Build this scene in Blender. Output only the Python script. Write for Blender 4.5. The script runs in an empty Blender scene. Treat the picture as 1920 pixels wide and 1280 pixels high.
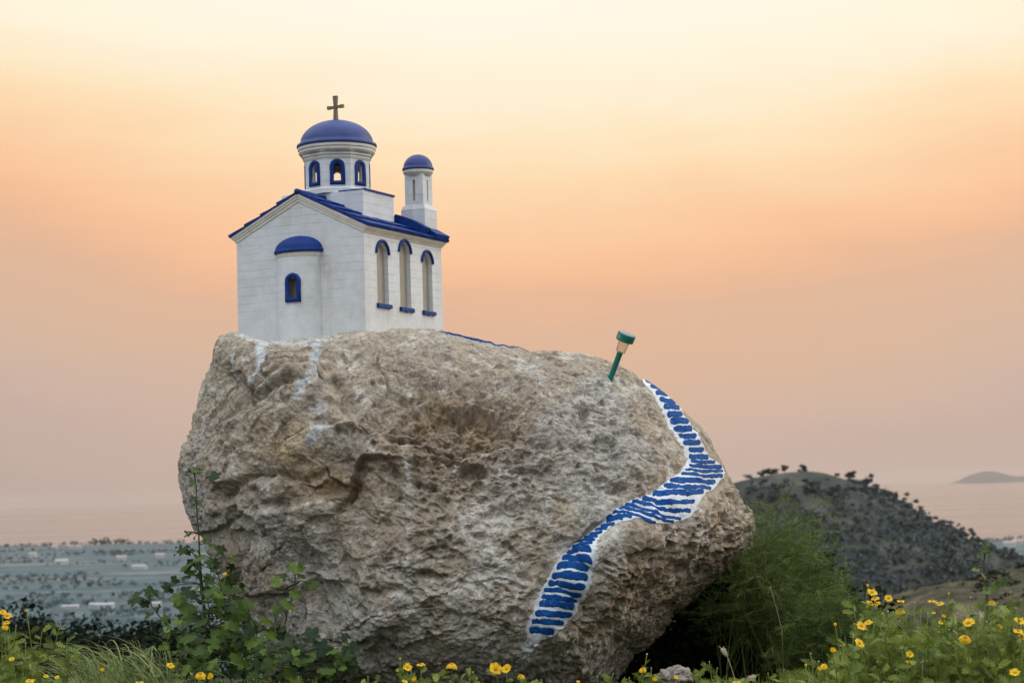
import bpy, bmesh, math, random
import numpy as np
from mathutils import Vector, Matrix

random.seed(7)
RNG = np.random.default_rng(11)
SC = bpy.context.scene
COL = SC.collection
PI = math.pi
rad = math.radians

# ------------------------------------------------------------------ camera
FPX = 3800.0
CAM = np.array([0.0, 0.0, 0.95])
PITCH = math.atan(279 / FPX)
ROLL = rad(1.6)
_F = np.array([0, math.cos(PITCH), math.sin(PITCH)])
_R0 = np.array([1.0, 0, 0]); _U0 = np.cross(_R0, _F)
_R = _R0 * math.cos(ROLL) - _U0 * math.sin(ROLL)
_U = _U0 * math.cos(ROLL) + _R0 * math.sin(ROLL)

def at(px, py, d):
    """point seen at photo pixel (px, py) at axial depth d (arrays allowed)"""
    px = np.asarray(px, float)[..., None]; py = np.asarray(py, float)[..., None]; d = np.asarray(d, float)[..., None]
    return CAM + (_F + _R * (px - 960) / FPX - _U * (py - 640) / FPX) * d

def at_plane(px, py, z):
    r = _F + _R * (px - 960) / FPX - _U * (py - 640) / FPX
    return CAM + r * ((z - CAM[2]) / r[2])

cam = bpy.data.cameras.new('camera'); cam_o = bpy.data.objects.new('camera', cam); COL.objects.link(cam_o)
M = Matrix.Identity(4)
for i in range(3):
    M[i][0] = _R[i]; M[i][1] = _U[i]; M[i][2] = -_F[i]; M[i][3] = CAM[i]
cam_o.matrix_world = M
cam.sensor_width = 36; cam.lens = FPX * 36 / 1920
cam.clip_start = 0.1; cam.clip_end = 60000
cam.dof.use_dof = True; cam.dof.focus_distance = 8.3; cam.dof.aperture_fstop = 6.5
SC.camera = cam_o

# ------------------------------------------------------------------ noise (numpy)
_perm = RNG.permutation(4096)
_grad = RNG.normal(size=(4096, 3)); _grad /= np.linalg.norm(_grad, axis=1)[:, None]
_rnd = RNG.random((4096, 4))

def _hash(i, seed=0):
    return _perm[(_perm[(_perm[(i[:, 0] + seed * 57) & 4095] + i[:, 1]) & 4095] + i[:, 2]) & 4095]

def perlin(p, seed=0):
    i = np.floor(p).astype(np.int64); f = p - i
    u = f * f * f * (f * (f * 6 - 15) + 10)
    out = np.zeros(len(p))
    for dx in (0, 1):
        wx = u[:, 0] if dx else 1 - u[:, 0]
        for dy in (0, 1):
            wy = u[:, 1] if dy else 1 - u[:, 1]
            for dz in (0, 1):
                wz = u[:, 2] if dz else 1 - u[:, 2]
                o = np.array([dx, dy, dz])
                g = _grad[_hash(i + o, seed)]
                out += wx * wy * wz * np.einsum('ij,ij->i', g, f - o)
    return out * 1.6

def fbm(p, oct=4, seed=0, gain=.5, ridged=False):
    s = np.zeros(len(p)); a = 1.0; q = p.copy()
    for k in range(oct):
        n = perlin(q, seed + k)
        s += a * ((1 - 2 * np.abs(n)) if ridged else n)
        a *= gain; q = q * 2.03 + 17.3
    return s

def worley(p, seed=0):
    i = np.floor(p).astype(np.int64)
    f1 = np.full(len(p), 9.0); f2 = np.full(len(p), 9.0); idx = np.zeros(len(p), np.int64); vec = np.zeros((len(p), 3))
    for dx in (-1, 0, 1):
        for dy in (-1, 0, 1):
            for dz in (-1, 0, 1):
                c = i + np.array([dx, dy, dz]); h = _hash(c, seed)
                v = p - (c + _rnd[h, :3]); d = np.sqrt((v * v).sum(1))
                m = d < f1
                f2 = np.where(m, f1, np.minimum(f2, d)); f1 = np.where(m, d, f1)
                idx = np.where(m, h, idx); vec[m] = v[m]
    return f1, f2, idx, vec

def sstep(a, b, x):
    t = np.clip((x - a) / (b - a), 0, 1)
    return t * t * (3 - 2 * t)

def lin(r, g, b):
    def c(v):
        v /= 255.0
        return v / 12.92 if v <= .04045 else ((v + .055) / 1.055) ** 2.4
    return (c(r), c(g), c(b), 1.0)

# ------------------------------------------------------------------ object helpers
def thing(name, label, cat, loc=(0, 0, 0), rotz=0.0, group=None):
    o = bpy.data.objects.new(name, None); COL.objects.link(o)
    o.empty_display_size = .1
    o.location = loc; o.rotation_euler = (0, 0, rotz)
    return tag(o, label, cat, group)

def tag(o, label, cat, group=None):
    o['label'] = label; o['category'] = cat
    if group: o['group'] = group
    return o

class MB:
    """collects geometry, links it as ONE mesh object"""
    def __init__(s): s.v = []; s.f = []; s.a = []
    def add(s, verts, faces, var=.5, M=None):
        n = len(s.v)
        for q in verts:
            q = Vector(q)
            if M is not None: q = M @ q
            s.v.append((q[0], q[1], q[2])); s.a.append(var)
        s.f.extend([tuple(i + n for i in f) for f in faces])
        return s
    def box(s, lo, hi, M=None, var=.5):
        x0, y0, z0 = lo; x1, y1, z1 = hi
        return s.add([(x0, y0, z0), (x1, y0, z0), (x1, y1, z0), (x0, y1, z0), (x0, y0, z1), (x1, y0, z1), (x1, y1, z1), (x0, y1, z1)],
                     [(0, 3, 2, 1), (4, 5, 6, 7), (0, 1, 5, 4), (1, 2, 6, 5), (2, 3, 7, 6), (3, 0, 4, 7)], var, M)
    def prism(s, poly, y0, y1, M=None, var=.5):
        """poly in (x, z), counter-clockwise seen from -y"""
        n = len(poly)
        vs = [(x, y0, z) for x, z in poly] + [(x, y1, z) for x, z in poly]
        fs = [tuple(range(n)), tuple(range(2 * n - 1, n - 1, -1))]
        for i in range(n):
            j = (i + 1) % n; fs.append((i, i + n, j + n, j))
        return s.add(vs, fs, var, M)
    def lathe(s, prof, n=32, M=None, var=.5, ph=0.0, a0=0.0, a1=2 * PI):
        full = abs(a1 - a0 - 2 * PI) < 1e-6
        m = n if full else n + 1
        vs = []; fs = []
        for r, z in prof:
            for k in range(m):
                a = a0 + (a1 - a0) * k / n + ph
                vs.append((r * math.cos(a), r * math.sin(a), z))
        for i in range(len(prof) - 1):
            for k in range(n):
                k2 = (k + 1) % m
                fs.append((i * m + k, i * m + k2, (i + 1) * m + k2, (i + 1) * m + k))
        return s.add(vs, fs, var, M)
    def tube(s, pts, radii, n=6, var=.5, M=None):
        pts = [Vector(p) for p in pts]; vs = []; fs = []
        t0 = (pts[1] - pts[0]).normalized()
        up = Vector((0, 0, 1)) if abs(t0.z) < .9 else Vector((1, 0, 0))
        a = t0.cross(up).normalized()
        for i, p in enumerate(pts):
            t = (pts[min(i + 1, len(pts) - 1)] - pts[max(i - 1, 0)])
            if t.length < 1e-9: t = t0
            t.normalize()
            a = (a - t * a.dot(t)).normalized(); b = t.cross(a)
            r = radii[i] if hasattr(radii, '__len__') else radii
            for k in range(n):
                an = 2 * PI * k / n
                vs.append(p + a * (r * math.cos(an)) + b * (r * math.sin(an)))
        for i in range(len(pts) - 1):
            for k in range(n):
                k2 = (k + 1) % n
                fs.append((i * n + k, i * n + k2, (i + 1) * n + k2, (i + 1) * n + k))
        fs.append(tuple(range(n - 1, -1, -1))); fs.append(tuple(range((len(pts) - 1) * n, len(pts) * n)))
        return s.add(vs, fs, var, M)
    def strip(s, pts, widths, side, var=.5):
        """flat blade along pts"""
        pts = [Vector(p) for p in pts]; side = Vector(side); vs = []; fs = []
        for p, w in zip(pts, widths):
            vs += [p - side * w * .5, p + side * w * .5]
        for i in range(len(pts) - 1):
            fs.append((2 * i, 2 * i + 1, 2 * i + 3, 2 * i + 2))
        return s.add(vs, fs, var)
    def build(s, name, mat, parent=None, smooth=False, loc=None):
        me = bpy.data.meshes.new(name); me.from_pydata(s.v, [], s.f); me.update()
        at_ = me.attributes.new('var', 'FLOAT', 'POINT'); at_.data.foreach_set('value', s.a)
        if smooth: me.shade_smooth()
        me.materials.append(mat)
        o = bpy.data.objects.new(name, me); COL.objects.link(o)
        if parent is not None: o.parent = parent
        if loc is not None: o.location = loc
        return o

def np_mesh(name, V, Fq, mat, parent=None, smooth=True, colors=None, tris=None):
    me = bpy.data.meshes.new(name)
    nq = len(Fq); nt = 0 if tris is None else len(tris)
    me.vertices.add(len(V)); me.vertices.foreach_set('co', np.asarray(V, np.float32).ravel())
    me.loops.add(nq * 4 + nt * 3); me.polygons.add(nq + nt)
    li = np.asarray(Fq, np.int32).ravel()
    if nt: li = np.concatenate([li, np.asarray(tris, np.int32).ravel()])
    me.loops.foreach_set('vertex_index', li)
    me.polygons.foreach_set('loop_start', np.concatenate([np.arange(nq) * 4, nq * 4 + np.arange(nt) * 3]).astype(np.int32))
    me.update(calc_edges=True); me.validate()
    if smooth: me.shade_smooth()
    if colors is not None:
        a = me.attributes.new('Col', 'FLOAT_COLOR', 'POINT')
        c = np.ones((len(V), 4), np.float32); c[:, :colors.shape[1]] = colors
        a.data.foreach_set('color', c.ravel())
    me.materials.append(mat)
    o = bpy.data.objects.new(name, me); COL.objects.link(o)
    if parent is not None: o.parent = parent
    return o

def grid_faces(n, m):
    a = np.arange(n * m).reshape(n, m)
    return np.stack([a[:-1, :-1], a[1:, :-1], a[1:, 1:], a[:-1, 1:]], -1).reshape(-1, 4)

# ------------------------------------------------------------------ materials
def new_mat(name):
    m = bpy.data.materials.new(name); m.use_nodes = True
    nt = m.node_tree; b = nt.nodes['Principled BSDF']
    return m, nt, b

def N(nt, t, **kw):
    n = nt.nodes.new(t)
    for k, v in kw.items():
        if k in n.inputs: n.inputs[k].default_value = v
        else: setattr(n, k, v)
    return n

def mixrgb(nt, fac, a, b, mode='MIX'):
    n = nt.nodes.new('ShaderNodeMix'); n.data_type = 'RGBA'; n.blend_type = mode
    for s, v in ((n.inputs[0], fac), (n.inputs[6], a), (n.inputs[7], b)):
        if hasattr(v, 'is_linked') or hasattr(v, 'links'): nt.links.new(v, s)
        else: s.default_value = v
    return n.outputs[2]

def ramp(nt, fac, stops):
    n = nt.nodes.new('ShaderNodeValToRGB'); e = n.color_ramp.elements
    while len(e) < len(stops): e.new(.5)
    for k, (p, c) in enumerate(stops):
        e[k].position = p; e[k].color = c if len(c) == 4 else (*c, 1)
    nt.links.new(fac, n.inputs[0]); return n.outputs[0]

def noise_tex(nt, scale, detail=4, rough=.55, vec=None, dist=0):
    n = N(nt, 'ShaderNodeTexNoise'); n.inputs['Scale'].default_value = scale
    n.inputs['Detail'].default_value = detail; n.inputs['Roughness'].default_value = rough; n.inputs['Distortion'].default_value = dist
    if vec is not None: nt.links.new(vec, n.inputs['Vector'])
    return n.outputs['Fac']

def objcoord(nt):
    return N(nt, 'ShaderNodeTexCoord').outputs['Object']

def bump(nt, b, h, strength=.3, dist=.01, chain=None):
    n = N(nt, 'ShaderNodeBump'); n.inputs['Strength'].default_value = strength; n.inputs['Distance'].default_value = dist
    nt.links.new(h, n.inputs['Height'])
    if chain is not None: nt.links.new(chain, n.inputs['Normal'])
    nt.links.new(n.outputs[0], b.inputs['Normal']); return n.outputs[0]

def basic(name, c1, c2=None, scale=20, rough=.7, bs=.25, bd=.004, metal=0.0):
    m, nt, b = new_mat(name); oc = objcoord(nt)
    c2 = c2 or tuple(v * .8 for v in c1[:3])
    f = noise_tex(nt, scale, 5, .6, oc)
    nt.links.new(ramp(nt, f, [(.3, (*c2[:3], 1)), (.7, (*c1[:3], 1))]), b.inputs['Base Color'])
    b.inputs['Roughness'].default_value = rough; b.inputs['Metallic'].default_value = metal
    if bs: bump(nt, b, noise_tex(nt, scale * 6, 4, .6, oc), bs, bd)
    return m

def leaf_mat(name, dark, light, rough=.55, trans=.3, spec=.25):
    m, nt, b = new_mat(name)
    a = N(nt, 'ShaderNodeAttribute'); a.attribute_name = 'var'
    col = ramp(nt, a.outputs['Fac'], [(0, (*dark, 1)), (1, (*light, 1))])
    nt.links.new(col, b.inputs['Base Color']); b.inputs['Roughness'].default_value = rough
    b.inputs['Specular IOR Level'].default_value = spec
    t = N(nt, 'ShaderNodeBsdfTranslucent'); nt.links.new(col, t.inputs[0])
    mx = N(nt, 'ShaderNodeMixShader'); mx.inputs[0].default_value = trans
    nt.links.new(b.outputs[0], mx.inputs[1]); nt.links.new(t.outputs[0], mx.inputs[2])
    nt.links.new(mx.outputs[0], nt.nodes['Material Output'].inputs[0])
    return m

def plaster_mat():
    m, nt, b = new_mat('white_plaster'); oc = objcoord(nt)
    sx = N(nt, 'ShaderNodeSeparateXYZ'); nt.links.new(oc, sx.inputs[0])
    ad = N(nt, 'ShaderNodeMath', operation='ADD'); nt.links.new(sx.outputs[0], ad.inputs[0]); nt.links.new(sx.outputs[1], ad.inputs[1])
    # wobble so that the hand-drawn courses are not ruler straight
    wob = noise_tex(nt, 5, 3, .5, oc)
    wm = N(nt, 'ShaderNodeMath', operation='MULTIPLY_ADD'); nt.links.new(wob, wm.inputs[0]); wm.inputs[1].default_value = .018; nt.links.new(sx.outputs[2], wm.inputs[2])
    cb = N(nt, 'ShaderNodeCombineXYZ'); nt.links.new(ad.outputs[0], cb.inputs[0]); nt.links.new(wm.outputs[0], cb.inputs[1])
    br = N(nt, 'ShaderNodeTexBrick'); nt.links.new(cb.outputs[0], br.inputs['Vector'])
    br.inputs['Scale'].default_value = 1.0; br.inputs['Brick Width'].default_value = .9; br.inputs['Row Height'].default_value = .040
    br.inputs['Mortar Size'].default_value = .0016; br.inputs['Mortar Smooth'].default_value = .5
    br.offset = .43
    # grooves fade where paint has filled them
    fill = ramp(nt, noise_tex(nt, 9, 2, .5, oc), [(.38, (.1,) * 3), (.62, (1,) * 3)])
    low = ramp(nt, sx.outputs[2], [(.05, (0,) * 3), (.16, (1,) * 3)])
    gm = N(nt, 'ShaderNodeMath', operation='MULTIPLY'); nt.links.new(fill, gm.inputs[0]); nt.links.new(low, gm.inputs[1])
    gf = N(nt, 'ShaderNodeMath', operation='MULTIPLY'); nt.links.new(br.outputs['Fac'], gf.inputs[0]); nt.links.new(gm.outputs[0], gf.inputs[1])
    base = ramp(nt, noise_tex(nt, 14, 6, .65, oc), [(.25, (.57, .575, .575)), (.7, (.68, .69, .69))])
    gmp = N(nt, 'ShaderNodeMapping'); gmp.inputs['Scale'].default_value = (9, 9, 1.6); nt.links.new(oc, gmp.inputs[0])
    grime = mixrgb(nt, 1.0, ramp(nt, noise_tex(nt, 3.2, 6, .7, oc), [(.50, (1, 1, 1)), (.75, (.82, .79, .73))]), ramp(nt, noise_tex(nt, 1.5, 5, .7, gmp.outputs[0]), [(.55, (1, 1, 1)), (.78, (.84, .82, .77))]), 'MULTIPLY')
    base = mixrgb(nt, 1.0, base, grime, 'MULTIPLY')
    nt.links.new(base, b.inputs['Base Color']); b.inputs['Roughness'].default_value = .72
    inv = N(nt, 'ShaderNodeMath', operation='SUBTRACT'); inv.inputs[0].default_value = 1; nt.links.new(gf.outputs[0], inv.inputs[1])
    c = bump(nt, b, noise_tex(nt, 60, 5, .65, oc), .35, .003)
    c = bump(nt, b, noise_tex(nt, 11, 3, .5, oc), .4, .006, c)
    bump(nt, b, inv.outputs[0], .66, .005, c)
    return m

def blue_mat(name, c, c2, rough=.5, streak=False, spec=.18):
    m, nt, b = new_mat(name); oc = objcoord(nt); v = oc
    if streak:
        mp = N(nt, 'ShaderNodeMapping'); mp.inputs['Scale'].default_value = (10, 1.2, 10); nt.links.new(oc, mp.inputs[0]); v = mp.outputs[0]
    f = noise_tex(nt, 5 if streak else 16, 6, .65, v)
    col = ramp(nt, f, [(.3, c2), (.68, c)])
    nt.links.new(col, b.inputs['Base Color']); b.inputs['Roughness'].default_value = rough; b.inputs['Specular IOR Level'].default_value = spec
    c_ = bump(nt, b, noise_tex(nt, 90, 4, .6, oc), .3, .003)
    bump(nt, b, f, .4, .006, c_)
    return m

M_PLASTER = plaster_mat()
M_TRIM = basic('cornice_plaster', (.72, .68, .60), (.58, .53, .44), 18, .75, .3, .003)
M_CREAM = basic('niche_beige', (.36, .32, .255), (.27, .235, .185), 9, .85, .3, .004)  # darker beige for the back faces of windows and slits
M_BLUE = blue_mat('blue_paint', (.004, .038, .205, 1), (.003, .022, .125, 1), .6)
M_ROOF = blue_mat('blue_roof_paint', (.004, .038, .21, 1), (.003, .018, .11, 1), .6, True)
M_DOME = blue_mat('faded_blue_dome', (.034, .056, .19, 1), (.022, .036, .145, 1), .5, False, .3)
M_CROSS = basic('weathered_cross', (.22, .17, .105), (.11, .085, .05), 40, .7)
M_GREEN = basic('green_plastic', (.005, .165, .118), (.004, .12, .088), 12, .55, .05)
M_PANEL = basic('pale_panel', (.20, .22, .22), (.14, .16, .165), 20, .5, 0)
M_STICKER = basic('grey_sticker', (.22, .25, .25), (.10, .12, .13), 160, .5, 0)
M_STEPBLUE = blue_mat('blue_step_paint', (.003, .066, .245, 1), (.003, .036, .15, 1), .6)
M_PATH = basic('white_path_paint', (.64, .67, .70), (.47, .47, .46), 15, .75, .5, .006)

def step_mat():
    m, nt, b = new_mat('worn_blue_step_paint'); oc = objcoord(nt)
    f = noise_tex(nt, 22, 6, .65, oc); col = ramp(nt, f, [(.3, (.003, .036, .15, 1)), (.68, (.003, .066, .245, 1))])
    w = ramp(nt, noise_tex(nt, 38, 6, .72, oc), [(.63, (0,) * 3), (.70, (1,) * 3)])
    col = mixrgb(nt, w, col, (.50, .54, .58, 1))
    nt.links.new(col, b.inputs['Base Color']); b.inputs['Roughness'].default_value = .75; b.inputs['Specular IOR Level'].default_value = .12
    c = bump(nt, b, noise_tex(nt, 60, 6, .7, oc), .6, .006); return m
M_STEPBLUE = step_mat()

def clear_plastic():
    m, nt, b = new_mat('clear_amber_plastic')
    b.inputs['Base Color'].default_value = (.85, .70, .45, 1); b.inputs['Roughness'].default_value = .2
    tr = N(nt, 'ShaderNodeBsdfTransparent'); tr.inputs[0].default_value = (.997, .985, .955, 1)
    mx = N(nt, 'ShaderNodeMixShader'); mx.inputs[0].default_value = .07
    nt.links.new(tr.outputs[0], mx.inputs[1]); nt.links.new(b.outputs[0], mx.inputs[2]); nt.links.new(mx.outputs[0], nt.nodes['Material Output'].inputs[0])
    return m
M_CLEAR = clear_plastic()
M_AMBER = basic('brown_rib_plastic', (.30, .17, .06), (.20, .11, .035), 30, .4, 0)

M_MALLOW = leaf_mat('mallow_leaf', (.010, .026, .004), (.115, .185, .022))
M_MALLOW_STEM = leaf_mat('mallow_stem', (.045, .05, .02), (.09, .10, .04), trans=0.0)
M_DAISY_LEAF = leaf_mat('daisy_leaf', (.014, .036, .004), (.27, .33, .055))
M_FENNEL = leaf_mat('fennel_frond', (.014, .034, .006), (.19, .245, .055), trans=.3)
M_GRASSBLADE = leaf_mat('pale_grass', (.12, .175, .035), (.52, .54, .26), trans=.35)
M_SHRUB = leaf_mat('shrub_leaf', (.004, .008, .004), (.018, .026, .013), .9, .1, .05)
M_GREYSHRUB = leaf_mat('grey_shrub_leaf', (.045, .055, .04), (.10, .115, .085))
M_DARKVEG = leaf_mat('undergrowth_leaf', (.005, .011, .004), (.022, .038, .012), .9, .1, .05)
M_TREE = leaf_mat('hazed_tree_leaf', (.022, .032, .031), (.055, .070, .062), .9, .1, .05)  # lightened and greyed: far haze sits in the leaf colour
M_SCRUB = leaf_mat('hazed_scrub_leaf', (.044, .058, .060), (.092, .112, .108), .9, .1, .05)  # bluish lift of distance haze mixed into the scrub colour
M_BARK = basic('bark', (.09, .07, .05), (.05, .04, .03), 30, .9)
M_PETAL = leaf_mat('yellow_petal', (.74, .42, .006), (.92, .64, .012), .5, .35)
M_DISC = leaf_mat('orange_disc', (.42, .16, .004), (.60, .28, .008), .7, 0)
M_BUD = leaf_mat('pale_bud', (.28, .26, .16), (.55, .52, .42), .7, .1)
M_STRAW = leaf_mat('dry_straw', (.30, .24, .14), (.52, .45, .30), .8, .2)
M_TRUNK = M_BARK

# ------------------------------------------------------------------ world + sun
SUN_AZ, SUN_EL = rad(68), rad(20)        # azimuth from +Y towards +X
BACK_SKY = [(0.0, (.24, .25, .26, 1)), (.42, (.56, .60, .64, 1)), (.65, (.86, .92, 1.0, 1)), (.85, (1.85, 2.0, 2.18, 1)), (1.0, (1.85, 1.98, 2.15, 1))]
def build_world():
    w = bpy.data.worlds.new('World'); SC.world = w; w.use_nodes = True
    nt = w.node_tree; nt.nodes.clear()
    tc = N(nt, 'ShaderNodeTexCoord'); sx = N(nt, 'ShaderNodeSeparateXYZ'); nt.links.new(tc.outputs['Generated'], sx.inputs[0])
    # soft streaks of high haze bend the bands
    mp = N(nt, 'ShaderNodeMapping'); mp.inputs['Scale'].default_value = (3.0, 3.0, 26.0); nt.links.new(tc.outputs['Generated'], mp.inputs[0])
    nz = noise_tex(nt, 1.4, 3, .5, mp.outputs[0])
    na = N(nt, 'ShaderNodeMath', operation='MULTIPLY_ADD'); nt.links.new(nz, na.inputs[0]); na.inputs[1].default_value = .034; na.inputs[2].default_value = -.017
    mp2 = N(nt, 'ShaderNodeMapping'); mp2.inputs['Scale'].default_value = (5.0, 5.0, 14.0); mp2.inputs['Location'].default_value = (3.1, 1.7, .4); nt.links.new(tc.outputs['Generated'], mp2.inputs[0])
    nb = N(nt, 'ShaderNodeMath', operation='MULTIPLY_ADD'); nt.links.new(noise_tex(nt, 1.3, 5, .6, mp2.outputs[0], .6), nb.inputs[0]); nb.inputs[1].default_value = .030; nt.links.new(na.outputs[0], nb.inputs[2])
    nc = N(nt, 'ShaderNodeMath', operation='SUBTRACT'); nt.links.new(nb.outputs[0], nc.inputs[0]); nc.inputs[1].default_value = .015
    z1 = N(nt, 'ShaderNodeMath', operation='ADD'); nt.links.new(sx.outputs[2], z1.inputs[0]); nt.links.new(nc.outputs[0], z1.inputs[1])
    # the bands curve down to both sides of the hidden sun
    xo = N(nt, 'ShaderNodeMath', operation='SUBTRACT'); nt.links.new(sx.outputs[0], xo.inputs[0]); xo.inputs[1].default_value = .03
    x2 = N(nt, 'ShaderNodeMath', operation='MULTIPLY'); nt.links.new(xo.outputs[0], x2.inputs[0]); nt.links.new(xo.outputs[0], x2.inputs[1])
    xm = N(nt, 'ShaderNodeMath', operation='MINIMUM'); nt.links.new(x2.outputs[0], xm.inputs[0]); xm.inputs[1].default_value = .12
    zx = N(nt, 'ShaderNodeMath', operation='MULTIPLY_ADD'); nt.links.new(xm.outputs[0], zx.inputs[0]); zx.inputs[1].default_value = -.55; nt.links.new(z1.outputs[0], zx.inputs[2])
    # stretch low elevations over the ramp: t = sqrt(max(z, 0))
    def root(src):
        mx = N(nt, 'ShaderNodeMath', operation='MAXIMUM'); nt.links.new(src, mx.inputs[0]); mx.inputs[1].default_value = 0
        sq = N(nt, 'ShaderNodeMath', operation='SQRT'); nt.links.new(mx.outputs[0], sq.inputs[0]); return sq.outputs[0]
    zf = N(nt, 'ShaderNodeMath', operation='ADD'); nt.links.new(zx.outputs[0], zf.inputs[0]); zf.inputs[1].default_value = .03
    def t(y): return math.sqrt(max(math.sin((919 - y) / FPX) + .03, 0))
    front = ramp(nt, root(zf.outputs[0]), [
        (0.0, lin(190, 168, 158)), (t(890), lin(200, 174, 162)), (t(840), lin(206, 178, 163)), (t(740), lin(213, 180, 157)), (t(600), lin(225, 181, 151)), (t(545), lin(237, 185, 147)),
        (t(480), lin(249, 194, 151)), (t(400), lin(251, 206, 162)), (t(340), lin(253, 217, 173)), (t(270), lin(253, 229, 190)), (t(200), lin(254, 238, 209)), (t(130), lin(254, 244, 219)), (t(0), lin(254, 247, 231)),
        (.64, (1.04, 1.0, .92, 1)), (.80, (1.3, 1.36, 1.42, 1)), (1.0, (1.85, 1.98, 2.15, 1))])
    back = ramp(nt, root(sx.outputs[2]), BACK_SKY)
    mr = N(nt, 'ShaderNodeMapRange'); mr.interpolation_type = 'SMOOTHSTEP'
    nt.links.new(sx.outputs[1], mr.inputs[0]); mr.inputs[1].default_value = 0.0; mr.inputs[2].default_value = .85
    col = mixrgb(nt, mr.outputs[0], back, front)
    bg = N(nt, 'ShaderNodeBackground'); nt.links.new(col, bg.inputs[0]); bg.inputs[1].default_value = 1.0
    sky = N(nt, 'ShaderNodeTexSky'); sky.sky_type = 'NISHITA'; sky.sun_disc = False
    sky.sun_elevation = SUN_EL; sky.sun_rotation = SUN_AZ; sky.dust_density = 4.0
    bg2 = N(nt, 'ShaderNodeBackground'); nt.links.new(sky.outputs[0], bg2.inputs[0]); bg2.inputs[1].default_value = .006
    add = N(nt, 'ShaderNodeAddShader'); nt.links.new(bg.outputs[0], add.inputs[0]); nt.links.new(bg2.outputs[0], add.inputs[1])
    out = N(nt, 'ShaderNodeOutputWorld'); nt.links.new(add.outputs[0], out.inputs[0])
    w.cycles.sampling_method = 'AUTOMATIC'
build_world()
sl = bpy.data.lights.new('sun', 'SUN'); sl.energy = 1.0; sl.angle = rad(14); sl.color = (1.0, .84, .64)
so = bpy.data.objects.new('sun', sl); COL.objects.link(so)
sd = Vector((math.sin(SUN_AZ) * math.cos(SUN_EL), math.cos(SUN_AZ) * math.cos(SUN_EL), math.sin(SUN_EL)))
so.rotation_euler = sd.to_track_quat('Z', 'Y').to_euler(); so.location = (20, 10, 20)
vs = SC.view_settings; vs.view_transform = 'Standard'; vs.look = 'None'; vs.gamma = 1; vs.exposure = 0; vs.use_curve_mapping = False
SC.cycles.max_bounces = 6; SC.cycles.diffuse_bounces = 3; SC.cycles.volume_bounces = 0; SC.cycles.transparent_max_bounces = 8
SC.cycles.caustics_reflective = False; SC.cycles.caustics_refractive = False


# ------------------------------------------------------------------ boulder
RIM = np.array([(412,632),(430,623),(450,622),(470,632),(500,641),(540,640),(580,635),(620,631),(650,624),(680,622),(700,625),(720,622),(750,618),(790,618),(830,622),
 (880,634),(930,648),(1000,660),(1060,661),(1110,668),(1150,682),(1200,708),(1240,735),(1275,765),(1310,797),(1325,815),(1345,850),(1360,880),
 (1375,905),(1395,935),(1410,960),(1418,985),(1413,1012),(1400,1040),(1375,1060),(1340,1085),(1300,1120),(1265,1150),(1250,1172),(1225,1202),
 (1190,1225),(1165,1262),(1130,1310),(1060,1345),(900,1360),(740,1355),(600,1340),(520,1300),(480,1240),(455,1180),(432,1130),(412,1085),(398,1055),
 (375,1020),(362,990),(350,960),(342,920),(335,870),(340,845),(357,805),(370,760),(378,720),(395,690),(403,655)], float)
RC = np.array([880.0, 945.0])
_th = np.arctan2(RIM[:, 1] - RC[1], RIM[:, 0] - RC[0]); _rr = np.hypot(RIM[:, 0] - RC[0], RIM[:, 1] - RC[1])
_o = np.argsort(_th); _th = _th[_o]; _rr = _rr[_o]
_th3 = np.concatenate([_th - 2 * PI, _th, _th + 2 * PI]); _rr3 = np.tile(_rr, 3)
_fine = np.linspace(-PI, PI, 2881)
_rf = np.interp(_fine, _th3, _rr3)
_k = np.hanning(9); _k /= _k.sum(); _rf = np.convolve(np.concatenate([_rf[-9:-1], _rf, _rf[1:9]]), _k, 'same')[8:-8]
def rim_r(th): return np.interp(th, _fine, _rf)

D_RIM = 9.36
def seg_dist(px, py, line):
    """distance to a polyline and signed side (positive = left of travel in the picture, y down)"""
    best = np.full(px.shape, 1e9); side = np.zeros(px.shape)
    for (x0, y0), (x1, y1) in zip(line[:-1], line[1:]):
        dx, dy = x1 - x0, y1 - y0
        t = np.clip(((px - x0) * dx + (py - y0) * dy) / (dx * dx + dy * dy), 0, 1)
        d = np.hypot(px - x0 - t * dx, py - y0 - t * dy); m = d < best
        side = np.where(m, (px - x0) * dy - (py - y0) * dx, side); best = np.minimum(best, d)
    return best, side
EDGE = [(1200, 690), (1222, 735), (1243, 775), (1265, 815), (1284, 850), (1276, 880), (1215, 930), (1130, 980), (1080, 1022), (1040, 1062), (1008, 1130), (985, 1190), (962, 1260), (955, 1330)]

def blob(px, py, cx, cy, rx, ry, rot=0.0):
    c, s = math.cos(rad(rot)), math.sin(rad(rot)); x = px - cx; y = py - cy
    return np.hypot((x * c + y * s) / rx, (-x * s + y * c) / ry)

def g(px, py, cx, cy, rx, ry, rot=0.0, p=2): return np.exp(-blob(px, py, cx, cy, rx, ry, rot) ** p)

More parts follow.
